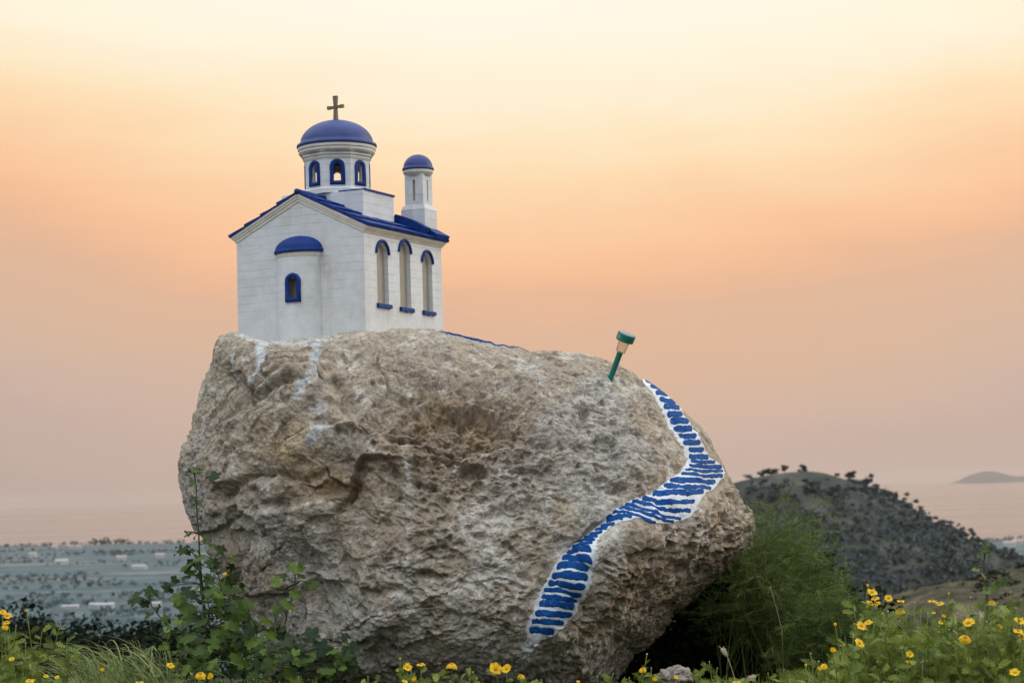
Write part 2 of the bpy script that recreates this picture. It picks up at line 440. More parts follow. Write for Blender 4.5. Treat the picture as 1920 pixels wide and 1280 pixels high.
# painted stairway: (left end, right end, thickness) of every blue step, photo pixels
def z4(a, b, c, d): return ((900 + a / 3.2, 600 + b / 3.2), (900 + c / 3.2, 600 + d / 3.2))
def z7(a, b, c, d): return ((950 + a / 3.2, 880 + b / 3.2), (950 + c / 3.2, 880 + d / 3.2))
STEPS = [(z4(985, 360, 1050, 378), 7), (z4(1012, 400, 1092, 408), 8.5), (z4(1042, 442, 1122, 450), 10), (z4(1065, 485, 1172, 494), 9), (z4(1090, 530, 1190, 530), 10),
 (z4(1113, 572, 1208, 570), 10), (z4(1132, 614, 1245, 614), 11), (z4(1153, 660, 1268, 656), 10), (z4(1184, 697, 1293, 697), 9), (z4(1210, 740, 1318, 736), 9.5),
 (z4(1241, 780, 1338, 779), 8.5), (z4(1243, 826, 1368, 824), 9), (z4(1256, 852, 1405, 852), 6), (z4(1242, 882, 1443, 884), 6.5), (z4(1212, 914, 1452, 905), 6), (z4(1190, 946, 1452, 934), 6.5),
 (z4(1122, 990, 1408, 972), 9), (z4(1090, 1023, 1380, 1012), 7.5), (z4(1030, 1070, 1318, 1045), 9), (z4(965, 1104, 1270, 1100), 6.5), (z4(905, 1126, 1255, 1150), 6.5),
 (z4(862, 1141, 1212, 1190), 5.5), (z4(825, 1160, 1165, 1208), 5.5), (z4(792, 1182, 1037, 1222), 5.5), (z4(757, 1207, 912, 1214), 6),
 (z7(600, 322, 702, 338), 6.5), (z7(568, 347, 655, 356), 7), (z7(535, 378, 615, 370), 7.5), (z7(505, 408, 588, 396), 7.5), (z7(470, 428, 562, 424), 7), (z7(438, 450, 545, 448), 6),
 (z7(400, 480, 530, 466), 6.5), (z7(365, 512, 517, 502), 9.5), (z7(340, 550, 502, 546), 10.5), (z7(312, 596, 478, 592), 11.5), (z7(283, 643, 474, 640), 10.5), (z7(252, 685, 455, 692), 9.5),
 (z7(225, 724, 438, 738), 7.5), (z7(213, 764, 412, 772), 8.5), (z7(200, 808, 392, 810), 11), (z7(183, 860, 378, 860), 10), (z7(157, 908, 330, 910), 8), (z7(143, 957, 278, 955), 11)]

_SL = np.array([q[0][0] for q in STEPS]); _SR = np.array([q[0][1] for q in STEPS])
_SC = np.vstack([[(1213, 708)], (_SL + _SR) / 2, [(1010, 1190), (1000, 1205)]]); _SW = np.concatenate([[14], np.hypot(*(_SR - _SL).T) / 2 + 9, [20, 2]])
def path_mask(px, py):
    m = np.zeros(px.shape)
    for (x0, y0), (x1, y1), w0, w1 in zip(_SC[:-1], _SC[1:], _SW[:-1], _SW[1:]):
        dx, dy = x1 - x0, y1 - y0; L = dx * dx + dy * dy
        t = np.clip(((px - x0) * dx + (py - y0) * dy) / L, 0, 1); w = w0 + (w1 - w0) * t
        d = np.maximum(np.abs(px - x0 - t * dx) / w, np.abs(py - y0 - t * dy) / 12.0)
        m = np.maximum(m, sstep(1.55, 1.0, d))
    return m

GN, GM = 640, 560
def make_front():
    s = np.linspace(-1, 1, GN)[:, None]; t = np.linspace(-1, 1, GM)[None, :]
    dx = s * np.sqrt(1 - t * t / 2); dy = t * np.sqrt(1 - s * s / 2)
    rho = np.clip(np.hypot(dx, dy), 0, 1); th = np.arctan2(dy, dx); r = rho * rim_r(th)
    px = RC[0] + r * np.cos(th); py = RC[1] + r * np.sin(th)
    h = (1 - np.clip(rho, 0, 1) ** 2.7)
    prof = np.sign(h) * np.abs(h) ** .6
    lean = -.55 * ((py - 700) / 600) * np.clip(1 - rho ** 5, 0, 1)
    dep = D_RIM - .72 * prof + lean
    # broad planes of the block
    dist, side = seg_dist(px, py, EDGE)
    inside = np.where(side > 0, dist, -dist)           # + : main face, - : lobe with the stairs
    soft = np.clip(1 - rho ** 8, 0, 1)
    dep -= .085 * sstep(-6, 42, inside) * soft
    dep += .10 * g(px, py, 1330, 800, 90, 150, -25) * soft
    dep -= .07 * g(px, py, 1210, 1090, 150, 90, -20) * soft
    dep += .10 * g(px, py, 600, 1130, 260, 120, 20) * soft     # under-cut lower left
    dep -= .07 * g(px, py, 560, 800, 160, 90, -10) * soft
    dep += .05 * g(px, py, 480, 740, 80, 120, 20) * soft
    P = at(px, py, dep)
    # smooth normals of the base form
    du = np.gradient(P, axis=0); dv = np.gradient(P, axis=1)
    nn = np.cross(dv, du); nl = np.linalg.norm(nn, axis=2, keepdims=True); nn = nn / np.maximum(nl, 1e-9)
    c = P.mean((0, 1)); 
    if (nn[GN // 2, GM // 2] * (CAM - c)).sum() < 0: nn = -nn
    # on the rim the form turns straight away from the lens
    radial = (_R[None, None, :] * np.cos(th)[..., None] - _U[None, None, :] * np.sin(th)[..., None])
    w = sstep(.965, 1, rho)[..., None]; nn = nn * (1 - w) + radial * w
    nn /= np.maximum(np.linalg.norm(nn, axis=2, keepdims=True), 1e-9)
    return px, py, rho, th, P, nn, inside

def relief(q, px, py, rho, inside):
    """outward displacement (m) at points q (n,3)"""
    rim = np.clip(1 - rho ** 4.5, 0, 1)
    d = fbm(q * 1.6, 3, 3) * .045 * rim
    wq = q + np.stack([fbm(q * 2.2, 3, s) for s in (21, 25, 29)], 1) * .10
    # broken facets
    f1, f2, idx, vec = worley(wq * np.array([2.6, 2.6, 3.4]), 5)
    slope = _grad[idx]
    fac = ((vec * slope).sum(1) * .095 + (_rnd[idx, 3] - .5) * .04) * sstep(.0, .16, f2 - f1)
    left = 1 - sstep(640, 860, px)
    d += fac * (.35 + .65 * left) * rim
    f1, f2, idx, vec = worley(wq * np.array([6.5, 6.5, 8.5]), 9)
    d += ((vec * _grad[idx]).sum(1) * .034 + (_rnd[idx, 3] - .5) * .010) * sstep(.0, .12, f2 - f1) * (.3 + .7 * left) * rim
    # cracks between the plates on the left
    d -= .016 * (1 - sstep(0, .05, f2 - f1)) * left * sstep(.05, .45, fbm(q * 3.1, 2, 33))
    # weathering
    pm = path_mask(px, py)
    pitm = sstep(640, 830, px + 70 * fbm(q * 2, 2, 40)) * sstep(680, 770, py)
    patch = sstep(-.25, .35, fbm(q * 3.2 + 4, 3, 44) + .8 * g(px, py, 880, 840, 150, 110) + .35 * g(px, py, 1080, 780, 130, 90) + .3 * g(px, py, 800, 1080, 130, 110))
    pitm = pitm * (.10 + .95 * patch)
    lobe = sstep(10, 60, -inside)
    pitm *= 1 - .35 * lobe
    st = np.array([1.0, 1.0, 1.22]); keep = 1 - .80 * pm
    wq2 = q + np.stack([fbm(q * 9, 2, s) for s in (51, 54, 57)], 1) * .022
    def pits(freq, seed, amp, mask, dens):
        f1, f2, idx, vec = worley(wq2 * st * freq, seed)
        rr = .28 + .5 * _rnd[idx, 3]; u = np.clip(1 - (f1 / rr) ** 2, 0, 1)
        # the roof of a pit overhangs, its floor slopes out to the light
        return -amp * u * (.55 + .75 * np.clip(vec[:, 2] / rr, -.7, 1)) * mask * (_rnd[idx, 1] > dens)
    d += pits(9, 13, .050, pitm, .58) * keep
    d += pits(17, 15, .038, np.clip(pitm * 1.1, 0, 1), .38) * keep
    d += pits(25, 16, .026, np.clip(pitm * 1.1, 0, 1), .35) * keep
    d += pits(38, 17, .016, np.clip(pitm * .9 + .12 + .15 * lobe, 0, 1), .4) * keep
    d += pits(60, 19, .006, np.clip(pitm + .2, 0, 1), .45) * keep
    d += .009 * fbm(wq2 * 6, 3, 61, ridged=True) * (.5 + .5 * pitm) * (1 - .7 * pm)
    d += .0075 * fbm(wq2 * 17, 4, 65, .55) * keep
    d += .0042 * fbm(q * 46, 3, 71, .6) * keep
    # pieces one can point at
    d -= .075 * sstep(1.15, .35, blob(px, py, 887, 882, 32, 15, 15)) 
    d -= .040 * sstep(1.1, .3, blob(px, py, 1093, 780, 12, 18))
    d -= .030 * sstep(1.1, .3, blob(px, py, 1266, 884, 12, 13))
    d -= .035 * sstep(1.1, .3, blob(px, py, 1158, 1128, 13, 9))
    d -= .028 * sstep(1.1, .4, blob(px, py, 1360, 975, 16, 22, 20))
    # overhanging lips: sharp above, running out below (to the picture's right of travel)
    def lip(line, amp, decay, w, fade):
        l, sd = seg_dist(px + 5 * nz1, py + 5 * nz2, line); below = sd < 0
        m = g(px, py, *fade)
        return -amp * np.where(below, sstep(-1.5, w + 2.5, l) * np.exp(-l / decay), 0) * m
    nz1 = fbm(q * 14, 3, 141); nz2 = fbm(q * 14, 3, 151)
    d += lip([(640, 950), (655, 908), (662, 880), (672, 862), (690, 850), (722, 852)], .085, 26, 4, (690, 900, 62, 78, 20, 4))
    d += .03 * g(px, py, 700, 895, 16, 36, 24)
    d += lip([(735, 800), (768, 762), (815, 748), (850, 752), (905, 758), (960, 800)], .060, 42, 9, (850, 785, 135, 75, 8, 4))
    d += lip([(820, 770), (845, 757), (872, 772)], .06, 14, 3, (846, 768, 34, 24, 0, 4))
    d += lip([(870, 770), (900, 752), (935, 775)], .055, 18, 4, (902, 770, 45, 32, 0, 4))
    d += lip([(745, 822), (762, 814), (784, 816)], .035, 10, 2.5, (764, 822, 28, 18, 0, 4))
    d += lip([(655, 1212), (690, 1190), (730, 1200), (745, 1225)], .05, 22, 4, (700, 1215, 70, 40, 0, 4))
    d += lip([(755, 1215), (785, 1195), (830, 1205)], .05, 20, 4, (790, 1215, 60, 36, 0, 4))
    d += lip([(800, 1030), (830, 1018), (860, 1035)], .04, 14, 3, (830, 1032, 45, 28, 0, 4))
    d += lip([(775, 1075), (800, 1062), (830, 1075)], .04, 14, 3, (802, 1076, 42, 26, 0, 4))
    d += lip([(1080, 1010), (1105, 985), (1150, 975)], .04, 14, 3, (1110, 1000, 50, 26, -20, 4))
    d += lip([(1175, 1035), (1200, 1020), (1235, 1030)], .045, 18, 4, (1205, 1040, 50, 34, 0, 4))
    d += lip([(640, 805), (690, 800), (735, 815)], .035, 24, 5, (690, 820, 60, 36, 0, 4))
    d += lip([(370, 1000), (420, 985), (470, 1000)], .05, 24, 5, (420, 1010, 70, 40, 0, 4))
    for k in range(46):       # scattered holes of the pitted band
        rs_ = random.Random(900 + k); cx = rs_.gauss(845, 75); cy = rs_.gauss(835, 62); w_ = rs_.uniform(6, 13)
        d += lip([(cx - w_, cy + w_ * .35), (cx, cy - w_ * .25), (cx + w_, cy + w_ * .4)], rs_.uniform(.018, .038), w_ * .75, 2, (cx, cy + w_ * .4, w_ * 1.3, w_ * 1.1, 0, 4))
    for k in range(60):
        rs_ = random.Random(1900 + k); cx = rs_.uniform(700, 1180); cy = rs_.uniform(700, 1220); w_ = rs_.uniform(4, 11)
        d += lip([(cx - w_, cy + w_ * .35), (cx, cy - w_ * .25), (cx + w_, cy + w_ * .4)], rs_.uniform(.015, .032), w_ * .75, 2, (cx, cy + w_ * .4, w_ * 1.3, w_ * 1.1, 0, 4)) * keep
    # ledge under the ochre patch, slit left of it
    l1, s1 = seg_dist(px, py, [(415, 935), (470, 890), (530, 890), (575, 905), (610, 885)])
    d -= .030 * np.exp(-(l1 / 9) ** 2)
    l1, s1 = seg_dist(px, py, [(425, 858), (450, 838), (470, 826)]); d -= .030 * np.exp(-(l1 / 6) ** 2)
    l1, s1 = seg_dist(px, py, [(628, 960), (645, 940), (655, 925)]); d -= .038 * np.exp(-(l1 / 6) ** 2)
    l1, s1 = seg_dist(px, py, [(425, 985), (455, 960), (470, 940)]); d -= .015 * np.exp(-(l1 / 4) ** 2)
    for cx, cy, rx, ry, ro in ((815, 722, 10, 5, -40), (786, 748, 9, 4, -50), (762, 708, 5, 4, 0), (700, 724, 5, 4, 0), (758, 772, 8, 5, -40), (830, 1020, 14, 9, 20), (800, 1075, 16, 10, 10), (655, 1215, 24, 9, 10), (740, 1230, 18, 8, 15), (900, 1005, 15, 9, 0)):
        d -= .025 * sstep(1.2, .3, blob(px, py, cx, cy, rx, ry, ro))
    return d

def stain(q, px, py, rho, inside):
    """mineral colours, lichen, splashed whitewash"""
    n1 = fbm(q * 2.2, 4, 81); n2 = fbm(q * 6, 4, 86, .6); n3 = fbm(q * 19, 4, 91, .6); n4 = fbm(q * np.array([30, 30, 9]), 3, 96, .6)
    grey = np.array([.385, .322, .248]); brown = np.array([.20, .136, .080]); pale = np.array([.58, .535, .465]); ochre = np.array([.43, .30, .165]); dark = np.array([.115, .090, .064])
    def mx(a, b, f): f = np.clip(f, 0, 1)[:, None]; return a * (1 - f) + b * f
    c = np.tile(grey, (len(q), 1))
    c = mx(c, brown, sstep(0, .8, n1 + .5 * n2) * .7)
    c = mx(c, pale, sstep(.10, .7, n2 + .4 * n3 - .3 * n1) * .72)
    c = mx(c, np.array([.42, .41, .385]), sstep(.15, .6, fbm(q * 1.7 + 9, 4, 121)) * .55)
    bm = g(px, py, 880, 820, 190, 110, 15) + .8 * g(px, py, 640, 905, 110, 45, -15) + .6 * g(px, py, 760, 1010, 130, 90)
    c = mx(c, brown, bm * (.85 + .5 * n2))
    c = mx(c, ochre, g(px, py, 545, 845, 60, 55, -30) * .7 + g(px, py, 600, 905, 40, 25) * .4 + .5 * g(px, py, 860, 790, 120, 50, 10) * sstep(-.1, .5, n2))
    c = mx(c, pale, (g(px, py, 950, 1070, 170, 170, -20) * .8 + g(px, py, 1200, 1060, 120, 60) * .55 + .6 * g(px, py, 800, 1180, 160, 70)) * sstep(-.5, .5, n2 + n3 * .6))
    c = mx(c, ochre * np.array([1.15, 1.1, 1.15]), g(px, py, 1230, 1110, 190, 110, -15) * .35)
    c = mx(c, brown * 1.15, sstep(.1, .7, n1 + n3 * .5) * g(px, py, 1180, 1190, 180, 50, -15) * .8)
    # pale rims and mineral crust at fine scale, dark lichen specks
    c = mx(c, pale * 1.06, sstep(.35, .9, n3 + .25 * n2) * .55)
    c = mx(c, dark, sstep(.30, .8, fbm(q * 13, 4, 101, .62) + .3 * n1) * .6)
    # white mineral drips
    for line, w, a in (([(762, 810), (768, 900), (764, 980), (772, 1060), (764, 1130)], 6, .65), ([(690, 1090), (705, 1150), (690, 1200)], 9, .5), ([(1020, 930), (1022, 985)], 8, .6), ([(880, 1020), (905, 1110)], 9, .45), ([(650, 1060), (665, 1110)], 6, .4)):
        l, _ = seg_dist(px + 8 * n2, py, line); c = mx(c, np.array([.56, .53, .48]), np.exp(-(l / w) ** 2) * a * (.55 + .6 * n4))
    # whitewash that ran off the chapel
    white = np.array([.54, .56, .57])
    wsh = np.zeros(len(q))
    for line, w, a in (([(495, 640), (502, 690), (492, 722)], 13, .95), ([(598, 655), (590, 695), (578, 725), (572, 755)], 12, 1.0), ([(445, 672), (452, 708)], 11, .75), ([(612, 812), (590, 832)], 14, .75),
                       ([(585, 770), (620, 778)], 7, .6), ([(650, 772), (690, 782)], 8, .5), ([(620, 800), (700, 770)], 5, .35), ([(455, 760), (475, 785)], 8, .35), ([(690, 945), (700, 955)], 16, .5), ([(1000, 700), (1010, 720)], 22, .5), ([(1130, 712), (1140, 722)], 15, .5), ([(878, 665), (895, 700)], 20, .35)):
        l, _ = seg_dist(px + 10 * n2, py + 6 * n3, line)
        wsh = np.maximum(wsh, np.exp(-(l / w) ** 2) * a)
    l, _ = seg_dist(px, py, [(445, 628), (500, 645), (560, 646), (620, 634), (660, 628)])
    wsh = np.maximum(wsh, np.exp(-(l / 8) ** 2) * .74 * sstep(690, 600, px))
    c = mx(c, white, sstep(.30, .95, wsh + .30 * n3 + .22 * n4) * .9)
    return np.clip(c, .02, .8)

def rock_mat():
    m, nt, b = new_mat('limestone'); oc = objcoord(nt)
    a = N(nt, 'ShaderNodeAttribute'); a.attribute_name = 'Col'
    n1 = noise_tex(nt, 45, 8, .68, oc); n2 = noise_tex(nt, 150, 5, .65, oc)
    v = ramp(nt, n1, [(.27, (.40, .37, .33)), (.48, (1, 1, 1)), (.70, (1.45, 1.44, 1.42))])
    v2 = ramp(nt, n2, [(.3, (.80, .79, .78)), (.7, (1.18, 1.18, 1.17))])
    c = mixrgb(nt, 1.0, a.outputs['Color'], v, 'MULTIPLY'); c = mixrgb(nt, 1.0, c, v2, 'MULTIPLY')
    nt.links.new(c, b.inputs['Base Color']); b.inputs['Roughness'].default_value = .92; b.inputs['Specular IOR Level'].default_value = .25
    ch = bump(nt, b, n1, .9, .020)
    vo = N(nt, 'ShaderNodeTexVoronoi'); vo.inputs['Scale'].default_value = 70; nt.links.new(oc, vo.inputs['Vector'])
    ch = bump(nt, b, vo.outputs['Distance'], .35, .008, ch)
    bump(nt, b, n2, .5, .006, ch)
    return m
M_ROCK = rock_mat()

FPX_, FPY_, FRHO, FTH, FP, FN, FIN = make_front()
def build_boulder():
    q = FP.reshape(-1, 3); px = FPX_.ravel(); py = FPY_.ravel(); rho = FRHO.ravel(); ins = FIN.ravel()
    d = relief(q, px, py, rho, ins); col = stain(q, px, py, rho, ins)
    V = (q + FN.reshape(-1, 3) * d[:, None]).reshape(GN, GM, 3)
    # back: the rim carried away from the camera and closed
    ring = [(i, 0) for i in range(GN)] + [(GN - 1, j) for j in range(1, GM)] + [(i, GM - 1) for i in range(GN - 2, -1, -1)] + [(0, j) for j in range(GM - 2, 0, -1)]
    ri = np.array([i * GM + j for i, j in ring]); rp = V.reshape(-1, 3)[ri]; nr = len(ri)
    cen = rp.mean(0); K = 46
    rows = []; tt = np.linspace(0, 1, K + 1)[1:]
    for tk in tt:
        a = tk * PI / 2
        shrink = max(1 - .04 * tk - (max(tk - .45, 0) / .55) ** 2.2 * .96, 0.0)
        back = 1.55 * (1 - (1 - tk) ** 1.4)
        p = cen + (rp - cen) * shrink; p[:, 1] = rp[:, 1] + back
        top = sstep(cen[2] + .25, cen[2] + .75, rp[:, 2])
        p[:, 2] -= top * .05 * tk
        rows.append(p)
    B = np.concatenate(rows)
    def pits_b(p):
        out = fbm(p * 18, 4, 65, .6) * .012
        for fr, sd, am in ((9, 13, .05), (22, 15, .028)):
            f1, f2, idx, vec = worley(p * fr, sd); out -= am * np.clip(1 - (f1 / (.28 + .5 * _rnd[idx, 3])) ** 2, 0, 1) * (_rnd[idx, 1] > .45)
        return out
    B += (fbm(B * 1.8, 3, 3)[:, None] * .05 * np.repeat(np.clip(tt * 3, 0, 1), nr)[:, None] + (fbm(B * 7, 4, 15) * .022 + pits_b(B))[:, None] * np.repeat(np.clip(tt * 6, 0, 1), nr)[:, None]) * np.array([1, .6, .7]) * np.sign(B - cen)
    nf = GN * GM; allV = np.concatenate([V.reshape(-1, 3), B])
    fq = [grid_faces(GN, GM)]
    prev = ri
    for k in range(K):
        cur = nf + k * nr + np.arange(nr)
        fq.append(np.stack([prev, np.roll(prev, -1), np.roll(cur, -1), cur], 1)); prev = cur
    bcol = np.tile(np.array([.30, .26, .21]), (len(B), 1)) * (1 + .25 * fbm(B * 6, 3, 31)[:, None])
    # top, under and beside the chapel, keeps the front colours
    FQ = np.concatenate(fq)
    o = np_mesh('boulder', allV, FQ, M_ROCK, None, True, np.concatenate([col, np.clip(bcol * 1.2, .05, .7)]))
    bm = bmesh.new(); bm.from_mesh(o.data); bmesh.ops.recalc_face_normals(bm, faces=bm.faces); bm.to_mesh(o.data); bm.free()
    tag(o, 'huge pitted grey brown boulder with whitewash runs carrying the miniature chapel', 'boulder')
    return o, V
BOULDER, FV = build_boulder()

def samp(px, py):
    """point and normal of the finished rock face at photo pixels"""
    px = np.asarray(px, float); py = np.asarray(py, float)
    th = np.arctan2(py - RC[1], px - RC[0]); r = np.hypot(px - RC[0], py - RC[1]) / rim_r(th)
    r = np.minimum(r, .9995); x = r * np.cos(th); y = r * np.sin(th); k = 2 * math.sqrt(2)
    s = .5 * np.sqrt(np.maximum(2 + x * x - y * y + k * x, 0)) - .5 * np.sqrt(np.maximum(2 + x * x - y * y - k * x, 0))
    t = .5 * np.sqrt(np.maximum(2 - x * x + y * y + k * y, 0)) - .5 * np.sqrt(np.maximum(2 - x * x + y * y - k * y, 0))
    fi = np.clip((s + 1) / 2 * (GN - 1), 0, GN - 1.001); fj = np.clip((t + 1) / 2 * (GM - 1), 0, GM - 1.001)
    i = fi.astype(int); j = fj.astype(int); a = (fi - i)[..., None]; b = (fj - j)[..., None]
    def bl(A): return A[i, j] * (1 - a) * (1 - b) + A[i + 1, j] * a * (1 - b) + A[i, j + 1] * (1 - a) * b + A[i + 1, j + 1] * a * b
    n = bl(FN); n /= np.linalg.norm(n, axis=-1, keepdims=True)
    return bl(FV), n

def n1d(k, seed, f): 
    q = np.stack([np.asarray(k, float) * f, np.full(len(k), seed * 7.31), np.full(len(k), .37)], 1)
    return fbm(q, 3, 5)

def build_stairs():
    L = np.array([s[0][0] for s in STEPS]); Rr = np.array([s[0][1] for s in STEPS])
    axis = Rr - L; axis = axis / np.linalg.norm(axis, axis=1)[:, None]
    mL = np.array([6.0] * 12 + [6] * 13 + [7] * 8 + [8] * 10); mR = np.array([3.0] * 12 + [5] * 4 + [9] * 9 + [7] * 8 + [8] * 10)
    L2 = L - axis * mL[:, None]; R2 = Rr + axis * mR[:, None]
    # the whitewash goes on below the last step and narrows to a tail
    L2 = np.vstack([[(1203, 708)], L2, [(988, 1195), (980, 1215), (975, 1232), (966, 1246)]])
    R2 = np.vstack([[(1226, 712)], R2, [(1033, 1186), (1008, 1205), (993, 1228), (978, 1243)]])
    cum = np.concatenate([[0], np.cumsum(np.hypot(*np.diff((L2 + R2) / 2, axis=0).T))])
    n = int(cum[-1] / 1.3); u = np.linspace(0, cum[-1], n)
    l = np.stack([np.interp(u, cum, L2[:, k]) for k in (0, 1)], 1); r = np.stack([np.interp(u, cum, R2[:, k]) for k in (0, 1)], 1)
    ker = np.hanning(15); ker /= ker.sum()
    for A in (l, r):
        for k in (0, 1): A[:, k] = np.convolve(np.pad(A[:, k], 7, 'edge'), ker, 'valid')
    ax = (r - l); w = np.linalg.norm(ax, axis=1); ax = ax / w[:, None]
    l = l - ax * (n1d(u, 3, .05) * 2.5 + n1d(u, 4, .2) * 2.2 + np.maximum(n1d(u, 9, .12), 0) * 7 * sstep(cum[24], cum[40], u))[:, None]
    r = r + ax * (n1d(u, 5, .05) * 2.5 + n1d(u, 6, .2) * 2.2 + np.maximum(n1d(u, 8, .15), 0) * 5)[:, None]
    m = 60
    f = np.linspace(0, 1, m)[None, :, None]
    g2 = l[:, None, :] * (1 - f) + r[:, None, :] * f
    P, nn = samp(g2[..., 0], g2[..., 1])
    edge = np.minimum(f[..., 0], 1 - f[..., 0]) * w[:, None]
    off = .0045 * np.clip(edge / 1.5, -.4, 1); off[0] = off[-1] = -.002
    V = P + nn * off[..., None]
    path = np_mesh('painted_path', V.reshape(-1, 3), grid_faces(n, m), M_PATH, BOULDER, True)
    path['label'] = 'white painted path with blue steps winding down the boulder'
    for k, ((a, b), th) in enumerate(STEPS):
        a = np.array(a); b = np.array(b); ln = np.linalg.norm(b - a); ax_ = (b - a) / ln; pr = np.array([-ax_[1], ax_[0]])
        nu = max(int(ln / 1.6), 12); nv = 9
        uu = np.linspace(0, 1, nu)
        th = th * (1.14 if not 12 <= k <= 23 else 1.10)
        top = -th / 2 + n1d(uu * ln, k + 11, .09) * 1.5 + n1d(uu * ln, k + 71, .4) * .8
        bot = th / 2 + n1d(uu * ln, k + 131, .09) * 1.5 + n1d(uu * ln, k + 191, .4) * .8
        endr = np.clip(np.minimum(uu, 1 - uu) * ln / (th * .5), 0, 1); endr = np.sqrt(1 - (1 - endr) ** 2) * .75 + .25
        sag = math.sin(k * 2.7) * .9 * np.sin(uu * PI)
        vv = np.linspace(0, 1, nv)[None, :]
        w_ = top[:, None] * endr[:, None] * (1 - vv) + bot[:, None] * endr[:, None] * vv + sag[:, None]
        xy = a + ax_ * (uu * ln)[:, None, None] + pr * w_[..., None]
        P, nn = samp(xy[..., 0], xy[..., 1])
        o = np.full((nu, nv), .0074); o[0] = o[-1] = .0050; o[:, 0] = o[:, -1] = .0050
        V = P + nn * o[..., None]
        np_mesh('step', V.reshape(-1, 3), grid_faces(nu, nv), M_STEPBLUE, path, True)
    # the same path seen edge-on where it runs along the skyline behind the chapel
    xs = np.linspace(822, 1004, 90); ys = np.interp(xs, [822, 840, 880, 930, 970, 1004], [624, 625, 633, 646, 654.5, 660])
    th = np.arctan2(ys - RC[1], xs - RC[0]); rr = rim_r(th) * .994
    P, nn = samp(RC[0] + rr * np.cos(th), RC[1] + rr * np.sin(th))
    wd = np.interp(xs, [822, 838, 905, 930, 1004], [.004, .012, .014, .010, .004])
    prof = [(0, -.012, .0), (0, -.003, 1.0), (.05, 0, 1.0), (.13, -.012, .7), (.16, -.05, .2)]
    V = np.stack([P + np.array([0, back, 0]) + np.array([0, 0, 1]) * (dz + (wd * k + n1d(xs, 77, .2) * .002)[:, None]) for back, dz, k in prof], 1)
    pe = np_mesh('step_edge', V.reshape(-1, 3), grid_faces(90, len(prof)), M_STEPBLUE, path, True)
    pe['label'] = 'blue painted strip along the skyline of the boulder beside the chapel'
build_stairs()

# garden lamp stuck into the rock
def build_lamp():
    P, nn = samp(np.array([1143.0]), np.array([713.0])); p = Vector(P[0]); d = float(np.dot(P[0] - CAM, _F))
    head = Vector(at(1176, 625, d - .045)); ax = (head - p).normalized()
    t = thing('garden_lamp', 'green plastic solar garden lamp leaning on its stake on top of the boulder', 'garden lamp', p)
    M0 = ax.to_track_quat('Z', 'Y').to_matrix().to_4x4()
    px = d / FPX
    mb = MB(); mb.lathe([(0, -.05), (.0115, -.05), (.0125, 0), (.013, 48 * px), (.014, 54 * px), (.0145, 56 * px), (0, 56 * px)], 20, M0); mb.box((.004, -.013, -.03), (-.004, .013, .022), M0); mb.build('stake', M_GREEN, t, True)
    z0, z1 = 55 * px, 80 * px
    prof = [(.0, z0), (.0198, z0), (.0202, z0 + .002), (.0245, z1), (.0232, z1), (.0188, z0 + .004), (0, z0 + .004)]
    mb = MB(); mb.lathe(prof, 36, M0)
    rb = MB()
    for k in range(9):
        a = 2 * PI * k / 9 + .2; c, s = math.cos(a), math.sin(a)
        rb.tube([(.0200 * c, .0200 * s, z0 + .002), (.0246 * c, .0246 * s, z1)], .0011, 4, .5, M0)
    mb.lathe([(.0205, z0 - .001), (.0222, z0), (.0222, z0 + .004), (.0200, z0 + .004)], 36, M0)
    sh = mb.build('lamp_shade', M_CLEAR, t, False); rb.build('shade_ribs', M_AMBER, sh, True)
    z2, z3 = 78 * px, 92.5 * px; r = .0405
    mb = MB(); mb.lathe([(0, z2), (r * .95, z2), (r, z2 + .003), (r * 1.02, z3 - .003), (r * 1.0, z3), (r * .86, z3), (r * .85, z3 - .002), (0, z3 - .002)], 40, M0)
    h = mb.build('lamp_head', M_GREEN, t, False)
    mb = MB(); mb.lathe([(0, z3 + .0012), (r * .845, z3 + .0012), (r * .845, z3 - .001)], 40, M0); mb.build('solar_panel', M_PANEL, h, False)
    # little worn sticker on the side that faces the viewer
    inv = M0.inverted(); va = inv @ (Vector(CAM) - p); ang = math.atan2(va.y, va.x)
    sgn = 1 if (M0 @ Vector((math.cos(ang + .9), math.sin(ang + .9), 0))).x < 0 else -1
    mb = MB(); vs_ = []; fs = []
    for k in range(5):
        a = ang + sgn * (.55 + .13 * k)
        for zz in (z2 + .007, z3 - .008): vs_.append((r * 1.025 * math.cos(a), r * 1.025 * math.sin(a), zz))
    for k in range(4): fs.append((2 * k, 2 * k + 2, 2 * k + 3, 2 * k + 1))
    mb.add(vs_, fs, .5, M0); mb.build('sticker', M_STICKER, h)
build_lamp()

# ------------------------------------------------------------------ chapel
def arch_pts(x0, x1, zs, n=14):
    r = (x1 - x0) / 2; c = (x0 + x1) / 2
    return [(c - r * math.cos(PI * k / n), zs + r * math.sin(PI * k / n)) for k in range(n + 1)]   # left to right

